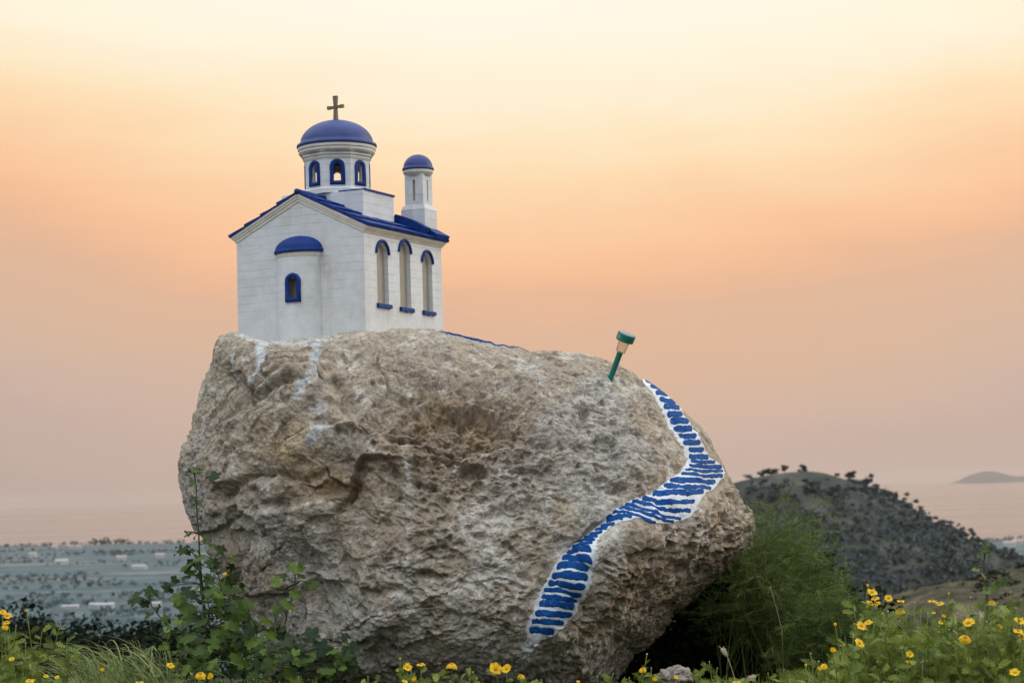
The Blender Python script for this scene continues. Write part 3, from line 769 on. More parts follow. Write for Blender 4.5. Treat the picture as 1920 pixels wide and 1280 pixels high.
def arched_wall(mb, x0, x1, z0, z1, ops, depth, Mx, back=None, n=14, face_back=False):
    """wall in the x-z plane, outside towards -y; ops = (xa, xb, zbottom, zspring)"""
    cur = x0
    def q(a, b, c, d, y=0.0): mb.add([(a, y, c), (b, y, c), (b, y, d), (a, y, d)], [(0, 1, 2, 3)], .5, Mx)
    for y in ((0.0, depth) if face_back else (0.0,)):
        cur = x0
        for xa, xb, zb, zs in ops:
            q(cur, xa, z0, z1, y); q(xa, xb, z0, zb, y)
            A = arch_pts(xa, xb, zs, n)
            for (ax, az), (bx, bz) in zip(A[:-1], A[1:]):
                mb.add([(ax, y, az), (bx, y, bz), (bx, y, z1), (ax, y, z1)], [(0, 1, 2, 3)], .5, Mx)
            cur = xb
        q(cur, x1, z0, z1, y)
    for xa, xb, zb, zs in ops:
        ring = [(xa, zb)] + arch_pts(xa, xb, zs, n) + [(xb, zb)]
        m = len(ring)
        vs_ = [(x, 0, z) for x, z in ring] + [(x, depth, z) for x, z in ring]
        mb.add(vs_, [(i, (i + 1) % m, (i + 1) % m + m, i + m) for i in range(m)], .5, Mx)
        if back is not None:
            back.append(([(x, depth - .0005, z) for x, z in ring], Mx))

def frame_mesh(mb, xa, xb, zb, zs, w, proud, Mx, bottom=True, n=16, jit=.0):
    """blue surround of an arched opening, standing proud of the wall"""
    def path(off, rs):
        c = (xa + xb) / 2; r = (xb - xa) / 2 + off
        pts = [(c - r * math.cos(PI * k / n), zs + r * math.sin(PI * k / n)) for k in range(n + 1)]
        if bottom: pts = [(c - r, zb - off)] + [(c - r, zb - off + (zs - zb + off) * .5)] + pts + [(c + r, zb - off + (zs - zb + off) * .5)] + [(c + r, zb - off)]
        return [(x + rs.uniform(-jit, jit), z + rs.uniform(-jit, jit)) for x, z in pts]
    rs = random.Random(int((xa + 3) * 1000) + int(zs * 777))
    I = path(-.0008, rs); O = path(w, rs); m = len(I)
    vs_ = []; fs = []
    for (ix, iz), (ox, oz) in zip(I, O):
        mxx, mz = (ix + ox) / 2, (iz + oz) / 2
        vs_ += [(ix, .002, iz), (ix, -proud * .8, iz), (mxx, -proud, mz), (ox, -proud * .8, oz), (ox, .002, oz)]
    K = 5; rng = m if bottom else m - 1
    for i in range(rng):
        j = (i + 1) % m
        for k in range(K - 1): fs.append((i * K + k, j * K + k, j * K + k + 1, i * K + k + 1))
    if not bottom:
        fs.append(tuple(range(K))); fs.append(tuple(range((m - 1) * K + K - 1, (m - 1) * K - 1, -1)))
    mb.add(vs_, fs, .5, Mx)

def build_chapel():
    YAW = rad(25); W2, L2 = .3525, .40; ZB, ZT = -.14, .46
    ca, sa = math.cos(YAW), math.sin(YAW)
    corner = np.array([-.68319, 9.46829]); cx = corner + np.array([-ca, sa]) * W2 + np.array([sa, ca]) * L2
    t = thing('chapel', 'small white chapel with blue dome and blue tiled roof standing on the boulder', 'chapel', (cx[0], cx[1], 1.731), -YAW)
    MG = Matrix.Translation((0, -L2, 0))                                   # gable front: x along, outside -y
    MS = Matrix.Translation((W2, 0, 0)) @ Matrix.Rotation(PI / 2, 4, 'Z')  # right side: x -> +y, outside +x
    MBk = Matrix.Translation((0, L2, 0)) @ Matrix.Rotation(PI, 4, 'Z'); ML = Matrix.Translation((-W2, 0, 0)) @ Matrix.Rotation(-PI / 2, 4, 'Z')
    APX = .632; SL = (APX - ZT) / W2; AL = math.atan(SL); CO, SI = math.cos(AL), math.sin(AL)
    # walls
    back = []; mb = MB()
    ops = [(-.279, -.166, .122, .362), (-.051, .062, .120, .388), (.187, .293, .118, .360)]
    mb.add([(-W2, 0, ZB), (W2, 0, ZB), (W2, 0, ZT), (0, 0, APX), (-W2, 0, ZT)], [(0, 1, 2, 3, 4)], .5, MG)
    mb.add([(-W2, 0, ZB), (W2, 0, ZB), (W2, 0, ZT), (0, 0, APX), (-W2, 0, ZT)], [(0, 1, 2, 3, 4)], .5, MBk)
    arched_wall(mb, -L2, L2, ZB, ZT, ops, .023, MS, back)
    mb.add([(-L2, 0, ZB), (L2, 0, ZB), (L2, 0, ZT), (-L2, 0, ZT)], [(0, 1, 2, 3)], .5, ML)
    wall = mb.build('wall', M_PLASTER, t)
    # side windows
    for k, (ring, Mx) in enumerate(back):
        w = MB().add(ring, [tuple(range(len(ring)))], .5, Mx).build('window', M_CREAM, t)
        xa, xb, zb, zs = ops[k]
        f = MB(); frame_mesh(f, xa, xb, zb, zs, .013, .009, MS, False, 18, .0012); f.build('window_arch', M_BLUE, w, True)
        s_ = MB(); nseg = 9; vs_ = []
        for i in range(nseg + 1):
            x = xa - .009 + (xb - xa + .022) * i / nseg; dz = random.uniform(-.0025, .0025) - .002 * (i > 3) * (k == 1)
            vs_ += [(x, .003, zb + .002), (x, -.012, zb + dz * .5), (x, -.013, zb - .018 + dz), (x, .003, zb - .020 + dz)]
        fs = [(0, 1, 2, 3), tuple(range(nseg * 4 + 3, nseg * 4 - 1, -1))]
        for i in range(nseg):
            for q in range(4): fs.append((i * 4 + q, i * 4 + 4 + q, i * 4 + 4 + (q + 1) % 4, i * 4 + (q + 1) % 4))
        s_.add(vs_, fs, .5, MS); s_.build('window_sill', M_BLUE, w)
    # apse
    ra, pr = .115, .072
    def ap(a, k=1.0): return (ra * k * math.cos(a), -L2 - pr * k * math.sin(a))
    ang = [PI * k / 36 for k in range(37)]
    hole = (-.023, .023, .140, .252)
    mb = MB(); zs_ = [ZB, -.02, .06, .140, .196, .252, .32, .375]
    for k in range(36):
        (x0, y0), (x1, y1) = ap(ang[k]), ap(ang[k + 1])
        for z0, z1 in zip(zs_[:-1], zs_[1:]):
            if 15 <= k <= 20 and hole[2] <= z0 and z1 <= hole[3]: continue
            fl = lambda z: 1 + .10 * max(0, (-z + .03)) / .1
            mb.add([(x1, y1, z0), (x0, y0, z0), (x0, y0, z1), (x1, y1, z1)], [(0, 1, 2, 3)])
    apse = mb.build('apse', M_PLASTER, t)
    (xa, ya), (xb, yb) = ap(ang[15]), ap(ang[21])
    mb = MB(); y1 = ya + .045
    mb.add([(xb, yb, .140), (xa, ya, .140), (xa, ya, .252), (xb, yb, .252), (xb, y1, .140), (xa, y1, .140), (xa, y1, .252), (xb, y1, .252)], [(4, 5, 6, 7), (0, 4, 7, 3), (5, 1, 2, 6), (0, 1, 5, 4), (3, 7, 6, 2)])
    w = mb.build('window', M_CREAM, apse)
    f = MB(); frame_mesh(f, -.0225, .0225, .166, .243, .019, .010, Matrix.Translation((.004, -L2 - pr + .001, -.010)), True, 16, .0012); f.build('window_frame', M_BLUE, apse, True)
    mb = MB()
    mb.lathe([(ra * 1.0, .352), (ra * 1.04, .362), (ra * 1.06, .376), (ra * .9, .378)], 40, Matrix.Translation((0, -L2, 0)) @ Matrix.Diagonal((1, pr / ra, 1, 1)), .5, 0, -PI, 0); mb.build('apse_moulding', M_TRIM, apse, False)
    prof = [(.8 * ra, .374), (1.13 * ra, .374), (1.16 * ra, .379), (1.15 * ra, .388)] + [(1.12 * ra * math.cos(a), .386 + .072 * math.sin(a)) for a in np.linspace(.06, PI / 2, 14)]
    mb = MB(); mb.lathe(prof, 44, Matrix.Translation((0, -L2 + .001, 0)) @ Matrix.Diagonal((1, pr / ra, 1, 1)), .5, 0, -PI, 0); mb.build('apse_roof', M_BLUE, apse, True)
    # moulding under the roof: two stepped chevrons
    mb = MB()
    def chev(d1, h0, h1, v):
        e = lambda h, s: (s * (d1 * CO + h * SI), APX - d1 * SI + h * CO)
        poly = [e(h0, -1), (0, APX + h0 / CO), e(h0, 1), e(h1, 1), (0, APX + h1 / CO), e(h1, -1)]
        n = 6; vs_ = [(x, -v, z) for x, z in poly] + [(x, v, z) for x, z in poly]
        fs = [(0, 1, 4, 5), (1, 2, 3, 4), (11, 10, 7, 6), (10, 9, 8, 7)]
        for i in range(n): fs.append((i, i + n, (i + 1) % n + n, (i + 1) % n))
        mb.add(vs_, fs)
    chev(.4005, -.008, .005, L2 + .004); chev(.4045, .0055, .016, L2 + .008); chev(.409, .0165, .027, L2 + .012)
    mb.build('cornice', M_TRIM, t)
    # tile courses
    mb = MB(); rs = random.Random(5)
    H0 = .0275
    for side in (-1, 1):
        for k in range(4):
            d0, d1 = (.1035 * k - (.0 if k == 0 else .012)), .1035 * (k + 1) + (.004 if k < 3 else .001)
            ve = L2 + .0155 + rs.uniform(-.0015, .0015); nv, nd = 44, 6
            vs_ = []; fs = []
            for i in range(nv + 1):
                v = -ve + 2 * ve * i / nv; wob = rs.uniform(-.0012, .0012) + .002 * math.sin(i * .9 + k * 2); hw = rs.uniform(-.0010, .0010)
                for j in range(nd + 1):
                    d = d0 + (d1 - d0) * j / nd + (wob if j == nd else 0)
                    h = H0 + .007 + .010 * j / nd + hw + rs.uniform(-.001, .001)
                    if k == 0 and j == 0: vs_.append((0, v, APX + h / CO))
                    else: vs_.append((side * (d * CO + h * SI), v, APX - d * SI + h * CO))
            S = nd + 1
            for i in range(nv):
                for j in range(nd): fs.append((i * S + j, i * S + j + 1, i * S + S + j + 1, i * S + S + j))
            base = len(vs_)
            for i in range(nv + 1):
                v = -ve + 2 * ve * i / nv; d = d1 - .002; h = H0 + .001
                vs_.append((side * (d * CO + h * SI), v, APX - d * SI + h * CO))
            for i in range(nv): fs.append((i * S + nd, base + i, base + i + 1, (i + 1) * S + nd))
            # gable ends of the course
            for i in (0, nv):
                b0 = len(vs_)
                for j in range(nd + 1):
                    d = d0 + (d1 - d0) * j / nd; h = H0 + .0005
                    vs_.append((side * (d * CO + h * SI), -ve if i == 0 else ve, APX - d * SI + h * CO) if not (k == 0 and j == 0) else (0, -ve if i == 0 else ve, APX + h / CO))
                for j in range(nd): fs.append((i * S + j, b0 + j, b0 + j + 1, i * S + j + 1))
            mb.add(vs_, fs)
    roof = mb.build('roof', M_ROOF, t)
    pts = [(0, -L2 - .017 + (2 * L2 + .034) * i / 20, APX + .038 + rs.uniform(-.0015, .0015)) for i in range(21)]
    mb = MB(); mb.tube(pts, [.013 + rs.uniform(-.001, .001) for _ in pts], 10); mb.build('ridge', M_ROOF, roof, True)
    # raised strip of roof in front of the bell tower
    e = lambda d, h: (d * CO + h * SI, APX - d * SI + h * CO)
    mb = MB()
    poly = [e(.185, .04), e(.372, .04), e(.372, .074), e(.28, .079), e(.185, .071)]
    mb.prism(poly, .205, .268)
    poly = [e(.33, .04), e(.412, .04), e(.412, .062), e(.33, .068)]
    mb.prism(poly, .2685, .412)
    mb.build('roof_saddle', M_BLUE, roof)
    # block that carries the drum
    mb = MB(); mb.box((-.241, -.156, .40), (.217, .156, .692)); blk = mb.build('drum_base', M_PLASTER, t)
    mb = MB(); mb.box((-.243, -.150, .6925), (-.05, .158, .701)); mb.build('base_coping', M_PLASTER, blk)
    mb = MB(); mb.box((.035, -.140, .6925), (.222, .162, .702)); mb.build('base_coping', M_BLUE, blk)
    # drum: eight walls with arched windows
    DT = Matrix.Translation((-.012, 0, .004)); apo, thk = .157, .022; hw = apo * math.tan(PI / 8); hwi = hw
    mb = MB(); fr = []
    Z0, Z1 = .690, .868
    op = [(-.0185, .0185, .748, .820)]
    for k in range(8):
        Mx = DT @ Matrix.Rotation(YAW + rad(5) + k * PI / 4, 4, 'Z') @ Matrix.Translation((0, -apo, 0))
        arched_wall(mb, -hw, hw, Z0, Z1, op, thk, Mx, None, 12, True); fr.append(Mx)
    drum = mb.build('drum', M_PLASTER, t)
    for Mx in fr:
        f = MB(); frame_mesh(f, -.0185, .0185, .748, .820, .0185, .006, Mx, True, 14, .0010); f.build('window_frame', M_BLUE, drum, True)
    oct_ = PI / 8 + PI / 2 + YAW + rad(5)
    k8 = 1 / math.cos(PI / 8)
    mb = MB(); mb.lathe([((apo + .001) * k8, .690), ((apo + .006) * k8, .690), ((apo + .006) * k8, .712), ((apo + .001) * k8, .720)], 8, DT, .5, oct_)
    mb.build('drum_plinth', M_PLASTER, drum)
    mb = MB(); mb.lathe([((apo - .02) * k8, .860), ((apo + .002) * k8, .860), ((apo + .006) * k8, .869), ((apo + .006) * k8, .877), ((apo + .012) * k8, .880), ((apo + .012) * k8, .889), ((apo + .018) * k8, .894), ((apo - .02) * k8, .899)], 8, DT, .5, oct_)
    mb.lathe([(.13, .8955), (.181, .8955), (.189, .905), (.1895, .918), (.194, .921), (.194, .934), (.14, .936)], 64, DT)
    mb.build('drum_cornice', M_TRIM, drum)
    mb = MB(); mb.lathe([(.18, .933), (.197, .935), (.1995, .941), (.198, .950), (.186, .955)] + [(.182 * math.cos(a), .953 + .121 * math.sin(a)) for a in np.linspace(.08, PI / 2, 22)], 72, DT)
    dome = mb.build('dome', M_DOME, t, True)
    # cross with flared arms
    def flare(mb, p, q, w0, w1, th):
        p = Vector(p); q = Vector(q); d = (q - p).normalized(); n = Vector((-d.z, 0, d.x))
        vs_ = []
        for y in (-th, th):
            vs_ += [p - n * w0 + Vector((0, y, 0)), p + n * w0 + Vector((0, y, 0)), q + n * w1 + Vector((0, y, 0)), q - n * w1 + Vector((0, y, 0))]
        mb.add([v + Vector((-.014, 0, 0)) for v in vs_], [(0, 1, 2, 3), (7, 6, 5, 4), (0, 4, 5, 1), (1, 5, 6, 2), (2, 6, 7, 3), (3, 7, 4, 0)])
    zc = 1.146
    mb = MB()
    flare(mb, (0, 0, 1.062), (0, 0, zc), .0115, .007, .008); flare(mb, (0, 0, zc), (0, 0, 1.202), .007, .0115, .0082)
    flare(mb, (0, 0, zc), (-.045, 0, zc - .001), .0045, .0085, .0084); flare(mb, (0, 0, zc), (.045, 0, zc + .001), .0045, .0085, .0086)
    mb.build('cross', M_CROSS, dome)
    mb = MB(); mb.lathe([(.022, 1.066), (.019, 1.076), (.011, 1.080), (0, 1.080)], 18, DT); mb.build('cross_foot', M_DOME, dome, True)
    # bell tower
    tx, ty = .2655, .335
    B = MB(); h = .0665
    B.box((tx - h, ty - h, .44), (tx + h, ty + h, .640)); B.lathe([(h * 1.41, .6405), (h * 1.25, .662), (.05, .663)], 4, Matrix.Translation((tx, ty, 0)), .5, PI / 4)
    tower = B.build('bell_tower', M_PLASTER, t)
    s_ = MB(); bk = []; h = .051
    for k in range(4):
        Mx = Matrix.Translation((tx, ty, 0)) @ Matrix.Rotation(k * PI / 2, 4, 'Z') @ Matrix.Translation((0, -h, 0))
        arched_wall(s_, -h, h, .655, .822, [(-.0075, .0075, .685, .785)], .012, Mx, bk, 8)
    shaft = s_.build('shaft', M_PLASTER, tower)
    for ring, Mx in bk: MB().add(ring, [tuple(range(len(ring)))], .5, Mx).build('slit_window', M_CREAM, shaft)
    T = Matrix.Translation((tx, ty, 0))
    mb = MB(); mb.lathe([(.03, .815), (.060, .815), (.072, .826), (.076, .832), (.076, .845), (.03, .846)], 48, T); mb.build('tower_cornice', M_TRIM, tower)
    mb = MB(); mb.lathe([(.06, .843), (.079, .845), (.081, .850), (.0795, .857), (.0755, .860)] + [(.0745 * math.cos(a), .858 + .069 * math.sin(a)) for a in np.linspace(.06, PI / 2, 18)], 52, T); mb.build('tower_dome', M_DOME, tower, True)
build_chapel()

# ------------------------------------------------------------------ land, sea, haze
def struct(o): o['kind'] = 'structure'; return o
def stuff(o): o['kind'] = 'stuff'; return o
SEA_Z = -36.6; PLAIN_Z = -36.0

def gz(x, y):
    x = np.asarray(x, float); y = np.asarray(y, float)
    k = np.maximum(y - 10.6, 0)
    z = -.32 * k * np.minimum(k / 1.5, 1)
    q = np.stack([x.ravel() * .5, y.ravel() * .5, np.zeros(x.size)], 1)
    return np.maximum(z, PLAIN_Z - 3) + (fbm(q, 3, 7) * .05).reshape(x.shape)

def earth_mat():
    m, nt, b = new_mat('hillside_earth'); oc = objcoord(nt)
    f = noise_tex(nt, 2.5, 8, .7, oc)
    c = ramp(nt, f, [(.3, (.018, .022, .011)), (.5, (.035, .034, .02)), (.7, (.07, .06, .04))])
    nt.links.new(c, b.inputs['Base Color']); b.inputs['Roughness'].default_value = .95
    bump(nt, b, noise_tex(nt, 30, 6, .7, oc), .6, .03); return m

def plain_mat():
    m, nt, b = new_mat('hazed_field_patchwork'); oc = objcoord(nt)
    mp = N(nt, 'ShaderNodeMapping'); mp.inputs['Rotation'].default_value = (0, 0, .22); mp.inputs['Scale'].default_value = (.017, .042, 1); nt.links.new(oc, mp.inputs[0])
    wv = N(nt, 'ShaderNodeTexNoise'); wv.inputs['Scale'].default_value = 1.2; nt.links.new(mp.outputs[0], wv.inputs['Vector'])
    va = N(nt, 'ShaderNodeVectorMath', operation='MULTIPLY_ADD'); nt.links.new(wv.outputs['Color'], va.inputs[0]); va.inputs[1].default_value = (.5, .5, 0); nt.links.new(mp.outputs[0], va.inputs[2])
    vo = N(nt, 'ShaderNodeTexVoronoi'); vo.inputs['Scale'].default_value = 1; vo.voronoi_dimensions = '2D'; nt.links.new(va.outputs[0], vo.inputs['Vector'])
    sx = N(nt, 'ShaderNodeSeparateColor'); nt.links.new(vo.outputs['Color'], sx.inputs[0])
    c = ramp(nt, sx.outputs[0], [(0, (.048, .078, .088)), (.3, (.062, .096, .106)), (.5, (.088, .12, .126)), (.66, (.066, .10, .106)), (.82, (.115, .135, .135)), (.94, (.16, .16, .15)), (1, (.075, .108, .11))])  # teal cast imitates distance haze in the field colours
    sm = N(nt, 'ShaderNodeMapping'); sm.inputs['Scale'].default_value = (.012, .09, 1); nt.links.new(oc, sm.inputs[0])
    c = mixrgb(nt, 1.0, c, ramp(nt, noise_tex(nt, 1, 4, .6, sm.outputs[0]), [(.3, (.74, .78, .80)), (.7, (1.22, 1.2, 1.18))]), 'MULTIPLY')
    f = noise_tex(nt, .08, 6, .7, oc)
    c = mixrgb(nt, 1.0, c, ramp(nt, f, [(.3, (.6, .62, .62)), (.7, (1.3, 1.28, 1.25))]), 'MULTIPLY')
    nt.links.new(c, b.inputs['Base Color']); b.inputs['Roughness'].default_value = .95
    b.inputs['Specular IOR Level'].default_value = .1
    return m

def hill_mat(name, grass, dark, pale, s):
    m, nt, b = new_mat(name); oc = objcoord(nt)
    f = noise_tex(nt, s, 8, .68, oc); f2 = noise_tex(nt, s * 4, 6, .7, oc)
    c = ramp(nt, f, [(.36, dark), (.52, grass), (.66, pale)])
    c = mixrgb(nt, 1.0, c, ramp(nt, f2, [(.3, (.6, .6, .6)), (.7, (1.35, 1.35, 1.35))]), 'MULTIPLY')
    nt.links.new(c, b.inputs['Base Color']); b.inputs['Roughness'].default_value = .95; b.inputs['Specular IOR Level'].default_value = .1
    bump(nt, b, f2, .8, .6); return m

def sea_mat():
    m, nt, b = new_mat('sea_water'); oc = objcoord(nt)
    b.inputs['Base Color'].default_value = (.05, .075, .10, 1); b.inputs['Roughness'].default_value = .16; b.inputs['IOR'].default_value = 1.33
    mp = N(nt, 'ShaderNodeMapping'); mp.inputs['Scale'].default_value = (.004, .02, 1); nt.links.new(oc, mp.inputs[0])
    bump(nt, b, noise_tex(nt, 1, 5, .6, mp.outputs[0]), .28, 14)
    st = N(nt, 'ShaderNodeMapping'); st.inputs['Scale'].default_value = (.0006, .006, 1); nt.links.new(oc, st.inputs[0])
    r = ramp(nt, noise_tex(nt, 1, 3, .5, st.outputs[0]), [(.35, (.08,) * 3), (.7, (.22,) * 3)])
    nt.links.new(r, b.inputs['Roughness']); return m

def build_ground():
    ys = np.concatenate([np.linspace(-4, 16, 90), 16 + (480 - 16) * np.linspace(0, 1, 90)[1:] ** 2]); xs = np.linspace(-1, 1, 121)
    Y, S = np.meshgrid(ys, xs, indexing='ij'); X = S * (14 + Y.clip(0) * .62)
    V = np.stack([X, Y, gz(X, Y)], -1).reshape(-1, 3)
    struct(np_mesh('ground', V, grid_faces(len(ys), len(xs))[:, ::-1], earth_mat()))
    # plain with an oblique coast
    xs = np.linspace(-1500, 1500, 61)
    coast = np.interp(xs, [-1500, -379, -200, 0, 291, 380, 1500], [2200, 1790, 1700, 1530, 1190, 1130, 800]) + 9 * np.sin(xs * .08) + 7 * np.sin(xs * .21 + 1)
    rows = [np.stack([xs, np.full(61, 160.0), np.full(61, PLAIN_Z)], 1)]
    for f in (.25, .5, .75, 1.0): rows.append(np.stack([xs, 160 + (coast - 160) * f, np.full(61, PLAIN_Z)], 1))
    rows.append(np.stack([xs, coast + 6, np.full(61, PLAIN_Z - 1.5)], 1))
    struct(np_mesh('plain', np.concatenate(rows), grid_faces(6, 61)[:, ::-1], plain_mat(), None, False))
    xs = np.linspace(-14000, 14000, 9); ys = np.array([700, 2000, 5000, 10000, 20000.])
    Y, X = np.meshgrid(ys, xs, indexing='ij')
    struct(np_mesh('sea', np.stack([X, Y, np.full(X.shape, SEA_Z)], -1).reshape(-1, 3), grid_faces(5, 9)[:, ::-1], sea_mat(), None, False))

def ridge_mesh(name, prof, Y0, front, back, mat, yf, yb, noise_a, noise_s, nx=150, ny=70, round_=12):
    pxs = np.linspace(prof[0][0], prof[-1][0], nx); pys = np.interp(pxs, [p[0] for p in prof], [p[1] for p in prof])
    k = np.hanning(9); k /= k.sum(); pys = np.convolve(np.pad(pys, 4, 'edge'), k, 'valid')
    C = at(pxs, pys, np.full(nx, Y0 / _F[1]))
    ys = np.concatenate([np.linspace(yf, Y0, ny), np.linspace(Y0, yb, 24)[1:]])
    dy = ys - Y0
    drop = np.where(dy < 0, front * (np.sqrt(dy * dy + round_ ** 2) - round_), back * (np.sqrt(dy * dy + round_ ** 2) - round_))
    X = C[None, :, 0] + (C[None, :, 0] * (ys[:, None] - Y0) / Y0 * .35); Y = np.repeat(ys[:, None], nx, 1); Z = C[None, :, 2] - drop[:, None]
    q = np.stack([X.ravel(), Y.ravel(), np.zeros(X.size)], 1) * noise_s
    Z = Z + (fbm(q, 4, 41) * noise_a).reshape(X.shape) * np.clip(np.abs(dy) / (2 * round_), 0.08, 1)[:, None]
    o = struct(np_mesh(name, np.stack([X, Y, Z], -1).reshape(-1, 3), grid_faces(len(ys), nx)[:, ::-1], mat))
    return o, X, Y, Z

HILL_PROF = [(1150, 990), (1250, 945), (1330, 915), (1385, 902), (1410, 897), (1440, 892), (1480, 885), (1510, 882), (1545, 886), (1580, 898), (1610, 908), (1650, 930), (1700, 955), (1750, 984), (1800, 1005), (1850, 1024), (1900, 1044), (1950, 1062), (2100, 1120)]
def leaf_cloud(mb, c, r, n, size, rng, flat=.0, shell=.45, up=0.0):
    """n leaf quads through the volume of a lumpy ellipsoid"""
    c = np.array(c); r = np.array(r)
    d = rng.normal(size=(n, 3)); d /= np.linalg.norm(d, axis=1)[:, None]
    rr = shell + (1 - shell) * rng.random(n) ** .6
    P = c + d * r * rr[:, None]
    a = rng.normal(size=(n, 3)); a[:, 2] *= .6; a /= np.linalg.norm(a, axis=1)[:, None]
    b = np.cross(a, rng.normal(size=(n, 3))); b /= np.maximum(np.linalg.norm(b, axis=1), 1e-6)[:, None]
    s = size * (.6 + .8 * rng.random(n))[:, None]
    base = len(mb.v)
    Q = np.stack([P - a * s * .5, P + b * s * .32, P + a * s * .5, P - b * s * .32], 1).reshape(-1, 3)
    mb.v.extend(map(tuple, Q)); va = np.repeat(rng.random(n), 4); mb.a.extend(va.tolist())
    mb.f.extend([(base + 4 * i, base + 4 * i + 1, base + 4 * i + 2, base + 4 * i + 3) for i in range(n)])

def tree(name, label, px, py, Y, h, w, group, lean=0.0, n=620, kind='tree', mat=None, ground=None):
    base = at(px, py, Y / _F[1]) if ground is None else ground(px, py, Y); rng = np.random.default_rng(int(px * 7 + py))
    t = thing(name, label, kind, base - np.array([0, 0, .4]), 0, group)
    mb = MB(); th = h * .42; pts = [(0, 0, 0), (lean * th * .5, 0, th * .5), (lean * th, 0, th), (lean * th * 1.25, 0, h * .8)]
    mb.tube(pts, [h * .035, h * .028, h * .02, h * .008], 7)
    for k in range(4):
        a = rng.random() * 6.28; mb.tube([pts[1 + k % 2], (pts[1 + k % 2][0] + math.cos(a) * w * .3, math.sin(a) * w * .3, h * (.62 + .1 * k))], [h * .014, h * .006], 5)
    mb.build('trunk', M_TRUNK, t)
    mb = MB(); nb = 7
    for k in range(nb):
        a = rng.random() * 6.28; ro = w * .5 * (.25 + .45 * rng.random())
        cz = h * ((.30 + .52 * rng.random()) if w < h * 1.05 else (.10 + .5 * rng.random())); sc = 1 - .5 * abs(cz / h - .5)
        leaf_cloud(mb, (lean * cz + ro * math.cos(a), ro * math.sin(a), cz), (w * .26 * sc, w * .26 * sc, h * .15), n // nb, h * .13, rng, shell=.2)
    mb.build('crown', mat or M_TREE, t)
    return t

